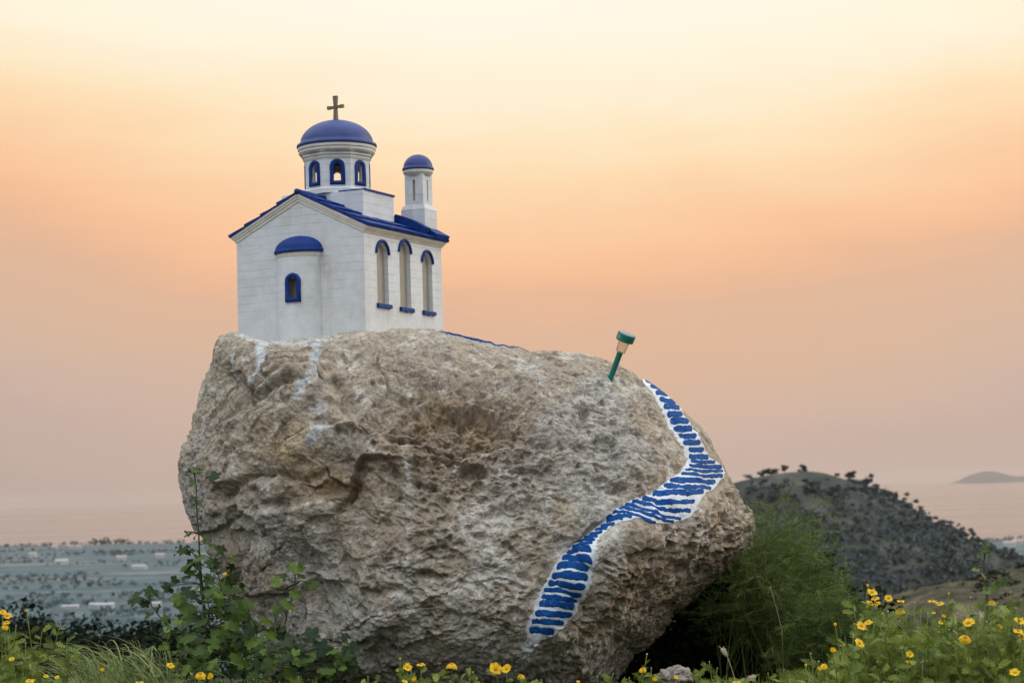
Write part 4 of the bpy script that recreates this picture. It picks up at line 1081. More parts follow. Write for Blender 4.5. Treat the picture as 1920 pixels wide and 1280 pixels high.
M_FAR = leaf_mat('hazed_far_leaf', (.042, .064, .068), (.072, .098, .10), .9, .1, .05)  # paler and bluer than near leaves, haze put into the colour
def build_land():
    build_ground()
    hm = hill_mat('hill_ground', (.048, .053, .042, 1), (.032, .039, .036, 1), (.085, .08, .064, 1), .05)
    hill, HX, HY, HZ = ridge_mesh('hill', HILL_PROF, 520, .33, .36, hm, 300, 760, 4.0, .035)
    rm = hill_mat('brown_slope', (.075, .065, .036, 1), (.035, .036, .022, 1), (.15, .12, .075, 1), .25)
    ridge_mesh('hillside', [(1560, 1165), (1620, 1140), (1660, 1120), (1690, 1108), (1730, 1098), (1800, 1086), (1860, 1073), (1920, 1058), (2000, 1035), (2150, 990)], 150, .10, .30, rm, 60, 230, .9, .12, 90, 50, 5)
    # scrub on the hill
    rng = np.random.default_rng(3); mb = MB(); n = 0
    while n < 9000:
        i = rng.integers(0, 70); j = rng.integers(0, 150)
        x, y, z = HX[i, j], HY[i, j], HZ[i, j]
        q = np.array([[x * .03, y * .03, 3.1]]); dens = fbm(q, 3, 15)[0]
        top = abs(y - 520) < 40
        right = x > 85
        if dens < ((-.3 if right else .5) if abs(y - 520) < (26 if right else 10) else (.1 if top and not right else -.6)) + .16 * rng.normal(): continue
        s = .5 + 2.0 * rng.random() ** 2.5
        if abs(y - 520) < 26: s = .35 + .4 * rng.random()
        leaf_cloud(mb, (x + rng.normal() * 2, y + rng.normal() * 2, z + s * .45), (s * 1.2, s * 1.2, s * .6), 16, 1.0, rng, shell=.3); n += 1
    o = mb.build('scrub', M_SCRUB); stuff(o); o['label'] = 'dark grey green scrub covering the far hill'; o['category'] = 'scrub'
    rng = np.random.default_rng(4); mb = MB()
    for k in range(420):
        px = rng.uniform(1640, 1960); yy = rng.uniform(80, 158); 
        b = at(px, np.interp(px, [1560, 1690, 1800, 1920, 2000], [1165, 1108, 1086, 1058, 1035]), 150 / _F[1]); x = b[0] * yy / 150; z = b[2] - .10 * abs(yy - 150) - .1
        s = .18 + .3 * rng.random(); leaf_cloud(mb, (x, yy, z + s * .5), (s * 1.3, s * 1.3, s * .7), 26, .22, rng, shell=.3)
    o = mb.build('low_scrub', M_SHRUB); stuff(o); o['label'] = 'low dark scrub on the brown slope below the hill'; o['category'] = 'scrub'
    # trees along the hill's skyline
    G = "trees on the far hill's skyline"
    T = [(1402, 899, 1.7, 3.0, 'low dark tree at the left end of the hill skyline, beside the boulder'), (1422, 896, 2.0, 1.8, 'small round tree second from the boulder on the hill skyline'),
         (1437, 893, 2.6, 2.2, 'dark bushy tree just left of the two thin trunked trees on the hill crest'), (1452, 891, 2.3, 2.2, 'low tree between the bushy tree and the leaning tree on the hill crest'),
         (1468, 887, 2.4, 1.5, 'tiny tree on a bare thin trunk near the hilltop'), (1502, 884, 2.6, 2.4, 'round topped lone tree standing on the very top of the hill'),
         (1526, 920, 4.0, 4.6, 'broad dark tree below the summit on the hill face'), (1557, 924, 3.6, 3.2, 'dark tree on the hill face right of the broad tree below the summit'), (1450, 926, 2.6, 3.4, 'spreading bush on the left hill face below the crest'),
         (1592, 908, 3.2, 2.6, 'tilted tree at the left of the right shoulder clump on the hill'), (1608, 915, 2.0, 2.2, 'smallest tree in the clump on the right shoulder of the hill'),
         (1622, 922, 4.0, 2.4, 'tallest tree of the clump on the right shoulder of the hill'), (1636, 930, 2.8, 2.8, 'dense tree right of the tallest one on the hill shoulder'), (1655, 936, 3.2, 3.8, 'wide tree with branches reaching over the sea at the right end of the shoulder clump'),
         (1701, 962, 2.2, 2.6, 'single dark bush halfway down the right skyline of the hill'), (1735, 980, 1.8, 2.6, 'bush on the falling right skyline between the single bush and the low row'), (1770, 995, 1.9, 3.4, 'low row of bushes far down the right skyline of the hill')]
    for k, (px, py, h, w, lb) in enumerate(T):
        Y = 520 if py < 918 or px > 1590 else 490
        def on_hill(px, py, Y):
            x = at(px, py, Y / _F[1])[0]; i = int(np.argmin(np.abs(HY[:, 0] - Y))); j = int(np.argmin(np.abs(HX[i] - x))); return np.array([HX[i, j], HY[i, j], HZ[i, j] + .3])
        tree('hill_tree', lb, px, py + 5, Y, h * 1.0, w * 1.25, G, lean=[0, .1, -.05, .12][k % 4], kind='tree', ground=on_hill)
    # far tree belts and houses on the plain
    rng = np.random.default_rng(8); mb = MB()
    def blobtree(x, y, s):
        leaf_cloud(mb, (x, y, PLAIN_Z + s * .5), (s * .7, s * .7, s * .5), 22, s * .42, rng, shell=.3)
    for k in range(48):
        px = rng.uniform(-30, 420); py = rng.uniform(1030, 1175) ; p = at_plane(px, py, PLAIN_Z); ln = rng.uniform(12, 90) ; a = rng.normal() * .25
        for q in range(int(ln / 3)):
            if any(abs(px - hx) < 30 and -2 < py - hy < 9 for hx, hy in ((103, 1029), (140, 1028), (190, 1139), (132, 1140), (291, 1137), (116, 1057), (262, 1066))): continue
            blobtree(p[0] + (q * 3 - ln / 2) * math.cos(a) + rng.normal() * 1.5, p[1] + (q * 3 - ln / 2) * math.sin(a) + rng.normal() * 3, rng.uniform(1.0, 2.6))
    for x in np.arange(-480, -235, 3.0):       # along the shore
        if fbm(np.array([[x * .02, 1.3, .2]]), 2, 3)[0] > -.25:
            blobtree(x + rng.normal() * 2, np.interp(x, [-379, -200], [1775, 1690]) + rng.normal() * 6, rng.uniform(1.5, 4) * (1.7 if -372 < x < -335 else 1))
    for x in np.arange(262, 330, 2.6):
        blobtree(x, np.interp(x, [291, 380], [1175, 1115]) + rng.normal() * 5, rng.uniform(1.5, 3.5))
    o = mb.build('distant_trees', M_FAR); stuff(o); o['label'] = 'hazy belts of trees between the fields of the far plain'; o['category'] = 'trees'
    wallm = basic('pale_house_wall', (.5, .48, .45), (.4, .38, .36), .5, .8, 0); roofm = basic('house_roof', (.42, .33, .28), (.3, .24, .2), .5, .8, 0)
    white = basic('white_sheet_roof', (.33, .34, .34), (.26, .27, .28), .3, .6, 0)
    GB = 'pale buildings on the far plain'; BS = .62
    HB = [(103, 1029, 7, 5, 'small white house near the shore, left of the pair of bright houses', 0), (133, 1028, 6, 5, 'left one of the two bright houses close together at the shoreline', 0), (147, 1028, 7, 5, 'right one of the two bright houses close together at the shoreline', 0),
          (197, 1139, 10, 3, 'bright white roofed shed, widest of the sheds at the near edge of the plain', 1), (178, 1139, 5.5, 3, 'white shed immediately left of the widest shed on the plain', 1), (132, 1140, 9, 2.2, 'long low pale shed left of the white sheds on the plain', 1),
          (291, 1137, 6, 3, 'pale shed beside the tall mallow at the near edge of the plain', 1), (116, 1057, 12, 5, 'pale greenhouse in the middle of the far plain', 1), (62, 1043, 8, 5, 'pale cottage near the left edge of the far plain', 0),
          (228, 1050, 9, 5, 'pale farmhouse among trees right of centre on the far plain', 0), (262, 1066, 12, 4, 'low tan shed above the mallow leaves on the plain', 1), (300, 1045, 9, 5, 'pale house near the boulder edge on the far plain', 0), (1893, 1024, 10, 5, 'pale house at the right shore below the falling hill', 0), (1908, 1021, 9, 5, 'white house at the far right edge of the shore', 0)]
    for k, (px, py, w, h, lb, shed) in enumerate(HB):
        w *= BS; h *= BS
        p = at_plane(px, py, PLAIN_Z); t = thing('shed' if shed else 'house', lb, 'shed' if shed else 'house', p, .15 * math.sin(k * 3), GB)
        d = w * .7; hh = h * .65
        MB().box((-w / 2, -d / 2, 0), (w / 2, d / 2, hh)).build('wall', wallm, t)
        o_ = .25
        MB().prism([(-d / 2 - o_, hh + .003), (d / 2 + o_, hh + .003), (0, h)], -w / 2 - o_, w / 2 + o_, Matrix.Rotation(PI / 2, 4, 'Z')).build('roof', white if shed else roofm, t)
        if not shed: MB().box((w * .2, -.3, hh), (w * .2 + .5, .3, h + .5)).build('chimney', wallm, t)
    # island on the horizon
    im = hill_mat('island_rock', (.045, .060, .065, 1), (.035, .048, .052, 1), (.07, .08, .08, 1), .004)
    prof = [(1796, 906), (1806, 899), (1820, 889), (1838, 883.5), (1852, 883), (1868, 886), (1882, 890.5), (1900, 893), (1915, 892), (1935, 889), (1960, 886), (1990, 889), (2020, 906)]
    pxs = np.linspace(1796, 2020, 90); pys = np.interp(pxs, [p[0] for p in prof], [p[1] for p in prof]); k = np.hanning(7); k /= k.sum(); pys = np.convolve(np.pad(pys, 3, 'edge'), k, 'valid')
    Yi = 14000; C = at(pxs, pys, np.full(90, Yi / _F[1])); ys = np.linspace(-1, 1, 25)
    Z = SEA_Z - 2 + np.maximum(C[None, :, 2] - SEA_Z + 2, 0) * (1 - np.abs(ys) ** 1.6)[:, None]
    q = np.stack([np.repeat(C[None, :, 0], 25, 0).ravel() * .012, np.repeat(ys[:, None], 90, 1).ravel() * 3, np.zeros(25 * 90)], 1)
    Z = Z + (fbm(q, 4, 5) * 4).reshape(25, 90) * (1 - np.abs(ys)[:, None]) * (np.abs(ys)[:, None] > .1)
    V = np.stack([np.repeat(C[None, :, 0], 25, 0), Yi + ys[:, None] * 520 + np.zeros((25, 90)), Z], -1).reshape(-1, 3)
    struct(np_mesh('island', V, grid_faces(25, 90)[:, ::-1], im))
    # the air itself
    m = bpy.data.materials.new('haze'); m.use_nodes = True; nt = m.node_tree; nt.nodes.clear()
    pv = N(nt, 'ShaderNodeVolumePrincipled'); pv.inputs['Color'].default_value = (1.0, .90, .84, 1); pv.inputs['Density'].default_value = HAZE_D; pv.inputs['Anisotropy'].default_value = .66
    out = N(nt, 'ShaderNodeOutputMaterial'); nt.links.new(pv.outputs[0], out.inputs['Volume'])
    o = MB().box((-14100, -60, -72), (14100, 20100, 56.0)).build('haze', m); stuff(o); o['label'] = 'pale haze lying over the plain and the sea'; o['category'] = 'haze'
HAZE_D = 0.5e-4
build_land()

# ------------------------------------------------------------------ plants
def ground_at(x, y): return float(gz(np.array([x]), np.array([y]))[0])
def V3(a): return Vector((float(a[0]), float(a[1]), float(a[2])))
TOCAM = Vector((0, -1, .1)).normalized()

def palm_leaf(mb, p, normal, tip, size, var, lobes=5):
    """cupped five-lobed leaf; p = where the stalk meets the blade"""
    n = Vector(normal).normalized(); t = Vector(tip); t = (t - n * t.dot(n)).normalized(); s = n.cross(t)
    vs_ = [p]; K = 26; A = rad(152)
    for k in range(K + 1):
        a = -A + 2 * A * k / K
        lob = abs(math.cos(a / (2 * A) * lobes * PI)) if lobes % 2 else 1
        r = size * (.50 + .36 * lob ** .8 + .04 * ((k % 2) * 2 - 1)) * (1 - .16 * (abs(a) / A) ** 2)
        cup = -.18 * r * r / size + .07 * size * math.cos(a * 5.0)
        vs_.append(p + t * (r * math.cos(a) + .06 * size) + s * (r * math.sin(a)) + n * (cup + size * .05 * math.sin(a * 3 + var * 9)))
    mb.add(vs_, [(0, k + 1, k + 2) for k in range(K)], var)

def curve(p0, p1, sag, n=8):
    p0, p1, sag = Vector(p0), Vector(p1), Vector(sag)
    return [p0.lerp(p1, k / n) + sag * math.sin(PI * k / n) for k in range(n + 1)]

def mallow(label, path, d, leaves, size, n_extra=0, spread=.06, fixed=(), seed=1, buds=(), flip=0.4):
    """path: photo pixels base->top; fixed: (px, py, size px, var) leaves one can see"""
    rs = random.Random(seed)
    P = [V3(at(x, y, d + rs.uniform(-.02, .02))) for x, y in path]
    g0 = ground_at(P[0].x, P[0].y); base = Vector((P[0].x, P[0].y, g0 - .02))
    t = thing('mallow_plant', label, 'plant', base, 0, 'mallow plants around the foot of the boulder')
    pts = [base] + P
    fine = []
    for i in range(len(pts) - 1):
        for k in range(4): fine.append(pts[i].lerp(pts[i + 1], k / 4) + Vector((rs.uniform(-.003, .003), 0, rs.uniform(-.002, .002))))
    fine.append(pts[-1])
    st = MB(); lf = MB(); n = len(fine)
    st.tube([p - base for p in fine], [.0062 * (1 - .72 * i / n) for i in range(n)], 6, .3)
    def add_leaf(root, tip, sz, var):
        st.tube(curve(root - base, tip - base, (0, 0, .008), 5), [.0022, .0020, .0018, .0016, .0015, .0013], 4, .4)
        nrm = (TOCAM * rs.uniform(.15, 1.0) + Vector((rs.uniform(-.7, .7), 0, rs.uniform(.25, 1.0)))).normalized()
        if rs.random() < .15: nrm = -nrm
        out = (tip - root); out.z -= rs.uniform(0, .05)
        if out.length < 1e-4: out = Vector((1, 0, 0))
        palm_leaf(lf, tip - base, nrm, out, sz, var)
    up = [p for p in fine if p.z > g0 + .10] or fine
    for k in range(leaves):
        root = up[min(int(len(up) * (k + rs.random()) / leaves), len(up) - 1)]
        a = rs.uniform(0, 6.28); r = spread * rs.uniform(.5, 1.3)
        tip = root + Vector((math.cos(a) * r, math.sin(a) * r * .7, rs.uniform(-.01, .05)))
        add_leaf(root, tip, size * rs.uniform(.55, 1.2), rs.random() ** 1.3)
    for x, y, s, v in fixed:
        tip = V3(at(x, y, d - rs.uniform(0, .05))); root = min(fine, key=lambda q: (q - tip).length)
        add_leaf(root, tip, s * d / FPX * .62, v)
    st.build('stem', M_MALLOW_STEM, t, True); lf.build('foliage', M_MALLOW, t, True)
    if buds:
        b = MB()
        for x, y in buds:
            q = V3(at(x, y, d - .02)); root = min(fine, key=lambda z: (z - q).length)
            b.tube(curve(root - base, q - base, (0, 0, .004), 4), .0012, 4, .3)
            b.lathe([(0, -.005), (.004, -.002), (.0045, .002), (.002, .006), (0, .007)], 7, Matrix.Translation(q - base), .6)
        b.build('bud', M_MALLOW_STEM, t, True)
    return t

def feather(mb, p, d, length, var, rs, pairs=6, w=.0022):
    """finely cut leaf"""
    d = Vector(d).normalized(); s = d.cross(Vector((rs.uniform(-.4, .4), rs.uniform(-1, -.3), rs.uniform(-.2, .8)))).normalized(); n = s.cross(d)
    bend = n * (-length * rs.uniform(.05, .3))
    def pt(u): return p + d * (length * u) + bend * (u * u)
    mb.strip([pt(0), pt(.5), pt(1)], [w * 1.1, w, w * .5], s, var)
    for k in range(pairs):
        u = .18 + .8 * k / pairs; q = pt(u); l = length * .36 * (1 - .5 * abs(u - .45) * 2) * rs.uniform(.8, 1.2)
        for sg in (-1, 1):
            dr = (s * sg + d * .75 + n * rs.uniform(-.3, .3)).normalized(); e = q + dr * l
            mb.strip([q, q + dr * l * .55, e], [w * 1.2, w * 1.5, w * .5], n.cross(dr).normalized() if abs(n.dot(dr)) < .99 else s, var)
            mb.strip([q + dr * l * .4, q + (dr + d * .9).normalized() * l * .85], [w * 1.2, w * .6], (n.cross(dr)).normalized(), var)

def flower_meshes():
    """shared meshes: open daisy, flat daisy, drooping daisy, bud (radius 1 = 1 unit)"""
    out = {}
    for kind, lift, npet in (('open', .12, 15), ('flat', -.05, 14), ('droop', -.55, 14), ('young', .75, 12)):
        rs = random.Random(len(out) + 4); mb = MB()
        for k in range(npet):
            a = 2 * PI * k / npet + rs.uniform(-.08, .08); c, s = math.cos(a), math.sin(a); L = rs.uniform(.86, 1.06); li = lift + rs.uniform(-.14, .14); tw = rs.uniform(-.15, .15)
            rows = [(.22, .07, 0), (.5, .155, .35), (.8, .18, .78), (.97, .12, 1.0)]
            vs_ = []
            for r, w, u in rows:
                z = li * u * u * 1.0 + (.06 * math.sin(u * PI))
                rr = r * L * (1 - .25 * abs(li) * u)
                for q in (-1, 0, 1): vs_.append((c * rr - s * w * q, s * rr + c * w * q, z + (tw * q * u * .3) - (.03 if q else 0)))
            mb.add(vs_, [(3 * i + j, 3 * i + j + 1, 3 * i + 4 + j, 3 * i + 3 + j) for i in range(3) for j in (0, 1)], rs.random())
        mb.lathe([(.05, -.30), (.09, -.24), (.24, -.12), (.27, -.02), (.2, .0)], 10, None, 0)
        p = mb.build('flower_head', M_PETAL, None, True).data
        ds = MB(); ds.lathe([(.30, -.02), (.31, .05), (.25, .12), (.13, .155), (0, .165)], 12)
        for k in range(26):
            a = k * 2.4; r = .28 * math.sqrt(k / 26); ds.box((r * math.cos(a) - .025, r * math.sin(a) - .025, .10), (r * math.cos(a) + .025, r * math.sin(a) + .025, .205 - r * .25), None, rs.random())
        dm = ds.build('disc', M_DISC, None, False).data
        out[kind] = (p, dm)
    mb = MB(); mb.lathe([(.05, -.45), (.25, -.35), (.42, -.05), (.40, .25), (.24, .45), (0, .5)], 10, None, .5)
    out['bud'] = (mb.build('flower_bud', M_BUD, None, True).data, None)
    mb = MB(); mb.lathe([(.05, -.45), (.30, -.35), (.40, -.05), (.38, .35), (.30, .62), (0, .55)], 10, None, .5)
    out['closed'] = (mb.build('flower_bud', M_PETAL, None, True).data, None)
    for o in list(bpy.data.objects):
        if o.name.split('.')[0] in ('flower_head', 'disc', 'flower_bud') and o.parent is None: bpy.data.objects.remove(o)
    return out
FLOWER = flower_meshes()

def flower(parent, base, p, kind, r, tilt, az, seed=0):
    fm, dm = FLOWER[kind]
    o = bpy.data.objects.new('flower_bud' if dm is None else 'flower_head', fm); COL.objects.link(o); o.parent = parent
    Mt = Matrix.Translation(p - base) @ Matrix.Rotation(az, 4, 'Z') @ Matrix.Rotation(tilt, 4, 'X') @ Matrix.Rotation(seed * 1.7, 4, 'Z') @ Matrix.Scale(r, 4)
    o.matrix_basis = Mt
    if dm is not None:
        q = bpy.data.objects.new('disc', dm); COL.objects.link(q); q.parent = o
    return o

def daisy(label, heads, d, group, bush=5, seed=1, leafy=1.0, leaf_mat_=None, name='daisy_plant', cat='flower', low=None):
    """heads: (px, py, diameter px, kind, tilt, azimuth); one rooted plant with a stem for each head"""
    rs = random.Random(seed)
    tops = [V3(at(h[0], h[1], d + rs.uniform(-.05, .05))) for h in heads]
    bx = sum(t.x for t in tops) / len(tops) + rs.uniform(-.04, .04); by = sum(t.y for t in tops) / len(tops) + rs.uniform(0, .06)
    gz0 = ground_at(bx, by); base = Vector((bx, by, gz0 - .01))
    t = thing(name, label, cat, base, 0, group)
    st = MB(); lf = MB(); ends = list(tops)
    for k in range(bush):
        h = max(tops[0].z - gz0, .08) * rs.uniform(.55, .93); a = rs.uniform(0, 6.28)
        ends.append(Vector((bx + math.cos(a) * h * .28, by + math.sin(a) * h * .28, gz0 + h)))
    for i, e in enumerate(ends):
        side = Vector((rs.uniform(-.03, .03), rs.uniform(-.03, .03), 0))
        pts = curve(Vector((0, 0, 0)), e - base, side, 7)
        if i < len(tops): st.tube(pts, [.0032 - .0016 * k / 7 for k in range(8)], 5, .6)
        else: st.tube(pts, [.0028 - .0018 * k / 7 for k in range(8)], 4, .5)
        L = (e - base).length; z0 = rs.uniform(.0, .1); nl = int(leafy * L * (34 if i < len(tops) else 52))
        for k in range(nl):
            u = 1 - rs.random() ** 1.2 * .75
            if i < len(tops) and u > .93: continue
            f = u * 7; q = min(int(f), 6); p = pts[q].lerp(pts[q + 1], f - q); a = rs.uniform(0, 6.28)
            feather(lf, p, (math.cos(a), math.sin(a), rs.uniform(.1, 1.1)), rs.uniform(.025, .055), min(1, max(0, (1.25 * u - .30) * rs.uniform(.25, 1.25))), rs, 5, .0020)  # lower leaves coloured darker, imitating shade between the stems
    st.build('stem', leaf_mat_ or M_DAISY_LEAF, t, True); lf.build('foliage', leaf_mat_ or M_DAISY_LEAF, t)
    for i, (h, p) in enumerate(zip(heads, tops)):
        flower(t, base, p, h[3], h[2] * d / FPX * .46, rad(h[4]), rad(h[5]), i + seed)
    return t

GR = 'yellow daisies in the right-hand flower patch'; GL = 'yellow daisies at the left edge'; GB_ = 'yellow daisies along the bottom edge'
# heads: px, py, diameter, kind, tilt towards the viewer, azimuth
DAISIES = [
 (GR, 6.9, 'tallest yellow daisy cluster of the right patch, five heads stacked beside the fennel', [(1627, 1098, 12, 'closed', 10, 0), (1635, 1110, 25, 'open', 30, 10), (1641, 1121, 21, 'flat', 25, -30), (1631, 1131, 20, 'open', 40, 40), (1645, 1131, 17, 'flat', 40, -60)], 4),
 (GR, 7.1, 'daisy with one plump open head just right of the five headed cluster', [(1666, 1121, 19, 'open', 45, 0), (1665, 1146, 10, 'bud', 0, 0)], 5),
 (GR, 7.0, 'daisy with two flat heads one above the other, right of the plump head', [(1689, 1126, 19, 'flat', 12, 10), (1687, 1142, 27, 'droop', 15, -20)], 5),
 (GR, 7.0, 'daisy with two wide flat heads side by side before the brown slope', [(1748, 1126, 22, 'flat', 10, 20), (1762, 1130, 22, 'flat', 15, -20)], 6),
 (GR, 7.3, 'small half open daisy above the two wide flat heads, against the brown slope', [(1779, 1113, 10, 'closed', 10, 0)], 4),
 (GR, 6.9, 'round domed daisy beside the tall leafy stalk on the right', [(1860, 1127, 22, 'droop', 20, 0)], 6),
 (GR, 7.1, 'orange daisy bud between the stacked pair and the wide flat pair', [(1727, 1147, 11, 'closed', 5, 0), (1750, 1148, 12, 'flat', 15, 0)], 6),
 (GR, 6.9, 'two small half open daisies below the wide flat pair', [(1770, 1157, 13, 'young', 20, 0), (1764, 1167, 12, 'open', 30, 20)], 7),
 (GR, 6.6, 'daisy with two overlapping broad heads low beside the fennel', [(1615, 1173, 24, 'open', 45, 20), (1628, 1166, 20, 'flat', 30, -30), (1602, 1169, 8, 'bud', 0, 0)], 5),
 (GR, 6.6, 'single closed daisy on a bare stem in front of the fennel', [(1566, 1171, 14, 'closed', -10, 0)], 2),
 (GR, 6.6, 'broad shaggy daisy above the biggest head of the right patch', [(1816, 1167, 28, 'open', 40, -25)], 7),
 (GR, 6.8, 'ragged side-on daisy in the gap between the biggest head and the right edge', [(1869, 1178, 20, 'young', 60, 30), (1882, 1184, 8, 'bud', 0, 0)], 7),
 (GR, 6.5, 'daisy with three large heads cut by the right edge of the view', [(1911, 1164, 27, 'open', 30, 0), (1909, 1182, 25, 'flat', 25, 20), (1917, 1193, 24, 'open', 40, -20)], 7),
 (GR, 6.4, 'biggest daisy of the right patch, drooping petals round a brown centre', [(1810, 1194, 31, 'droop', 38, 0)], 7),
 (GR, 6.5, 'fluffy daisy turned left in the middle of the low left part of the right patch', [(1611, 1205, 24, 'open', 55, 40)], 6),
 (GR, 6.4, 'folded daisy low at the left end of the right patch, beside a small bud', [(1561, 1221, 17, 'young', 40, 20), (1583, 1209, 9, 'closed', 0, 0)], 5),
 (GR, 6.5, 'daisy with two heads one under the other in the lower middle of the right patch', [(1706, 1226, 18, 'open', 45, 0), (1704, 1239, 16, 'flat', 20, 10)], 7),
 (GR, 6.8, 'dull half hidden daisy left of the two headed one in the lower middle', [(1674, 1217, 12, 'young', 20, 0)], 7),
 (GR, 6.2, 'half withered pair of daisies at the bottom left of the right patch', [(1545, 1249, 15, 'open', 50, 0), (1534, 1254, 14, 'young', 60, 60), (1511, 1247, 12, 'closed', 0, 0)], 6),
 (GR, 6.2, 'lone broad daisy low near the bottom right corner', [(1903, 1260, 24, 'open', 35, -10)], 7),
 (GL, 6.8, 'yellow daisies with four heads crowded at the left edge of the view', [(5, 1147, 16, 'open', 40, 0), (14, 1154, 19, 'open', 45, 20), (12, 1166, 20, 'flat', 20, 0), (10, 1173, 18, 'droop', 25, 30)], 6),
 (GL, 6.9, 'small closed daisy leaning right at the top of the left edge plants', [(50, 1146, 10, 'young', 20, -60)], 3),
 (GL, 6.6, 'single daisy low in the left edge foliage', [(22, 1235, 13, 'open', 35, 0)], 7),
 (GL, 6.4, 'broad flat daisy at the bottom left, left of two small round ones', [(56, 1275, 22, 'flat', 15, 0)], 5),
 (GL, 6.6, 'two small round daisies at the bottom left, before the grey bush', [(86, 1267, 11, 'open', 40, 0), (107, 1269, 11, 'open', 40, 0)], 5),
 (GL, 7.2, 'pale orange daisy half hidden in the arching grass', [(192, 1257, 12, 'young', 30, 0)], 2),
 (GB_, 7.4, 'yellow daisy tilted among the grass and mallow leaves left of the boulder', [(320, 1246, 20, 'flat', 30, 30)], 4),
 (GB_, 7.2, 'drooping wide daisy with a smaller one beside it under the dark mallow', [(376, 1262, 29, 'droop', 20, 0), (398, 1268, 19, 'young', 70, -50)], 4),
 (GB_, 7.0, 'daisy head cut by the bottom edge left of the drooping wide one', [(261, 1279, 21, 'flat', 15, 0)], 3),
 (GB_, 7.6, 'daisy plant with a bud above and two open heads, before the foot of the boulder', [(750, 1235, 9, 'closed', 0, 0), (764, 1250, 22, 'open', 45, 30), (789, 1245, 20, 'flat', 15, -10)], 4),
 (GB_, 7.3, 'two daisies at the bottom edge right under the three headed plant', [(778, 1275, 14, 'young', 40, -40), (759, 1277, 13, 'open', 30, 20)], 3),
 (GB_, 7.5, 'umbrella shaped daisy on a thin bare stem before the boulder', [(847, 1244, 29, 'droop', 8, 0)], 1),
 (GB_, 7.6, 'small pink brown closed bud between the umbrella daisy and the big pair', [(887, 1260, 8, 'closed', 0, 0)], 2),
 (GB_, 7.2, 'big pair of bright daisies below the tail of the painted path', [(929, 1253, 29, 'open', 62, 25), (950, 1253, 23, 'open', 50, -30)], 3),
 (GB_, 7.2, 'closed barrel shaped daisy right of the big bright pair', [(977, 1266, 20, 'droop', 30, 0)], 3),
 (GB_, 7.4, 'tiny daisy at the bottom edge below the middle of the boulder', [(1084, 1277, 8, 'open', 40, 0)], 2),
 (GB_, 7.6, 'round daisy under the overhang at the right foot of the boulder', [(1205, 1253, 19, 'droop', 35, 0), (1213, 1226, 9, 'bud', 0, 0), (1221, 1252, 7, 'bud', 0, 0)], 4),
 (GB_, 7.4, 'dull daisy at the bottom edge beside the small rock', [(1228, 1275, 14, 'young', 40, 0)], 3),
 (GB_, 7.4, 'small daisy in front of the small rock', [(1268, 1269, 10, 'open', 40, 0)], 2),
 (GB_, 7.0, 'flat daisy at the bottom edge under the dry seed head', [(1381, 1278, 20, 'flat', 15, 0)], 3),
 (GB_, 8.5, 'tiny yellow flower among the mallow leaves at the left of the boulder', [(333, 1114, 9, 'open', 40, 0)], 1),
 (GB_, 8.6, 'yellow flower peeping over the mallow against the boulder edge', [(422, 1075, 9, 'open', 40, 0)], 1),
]

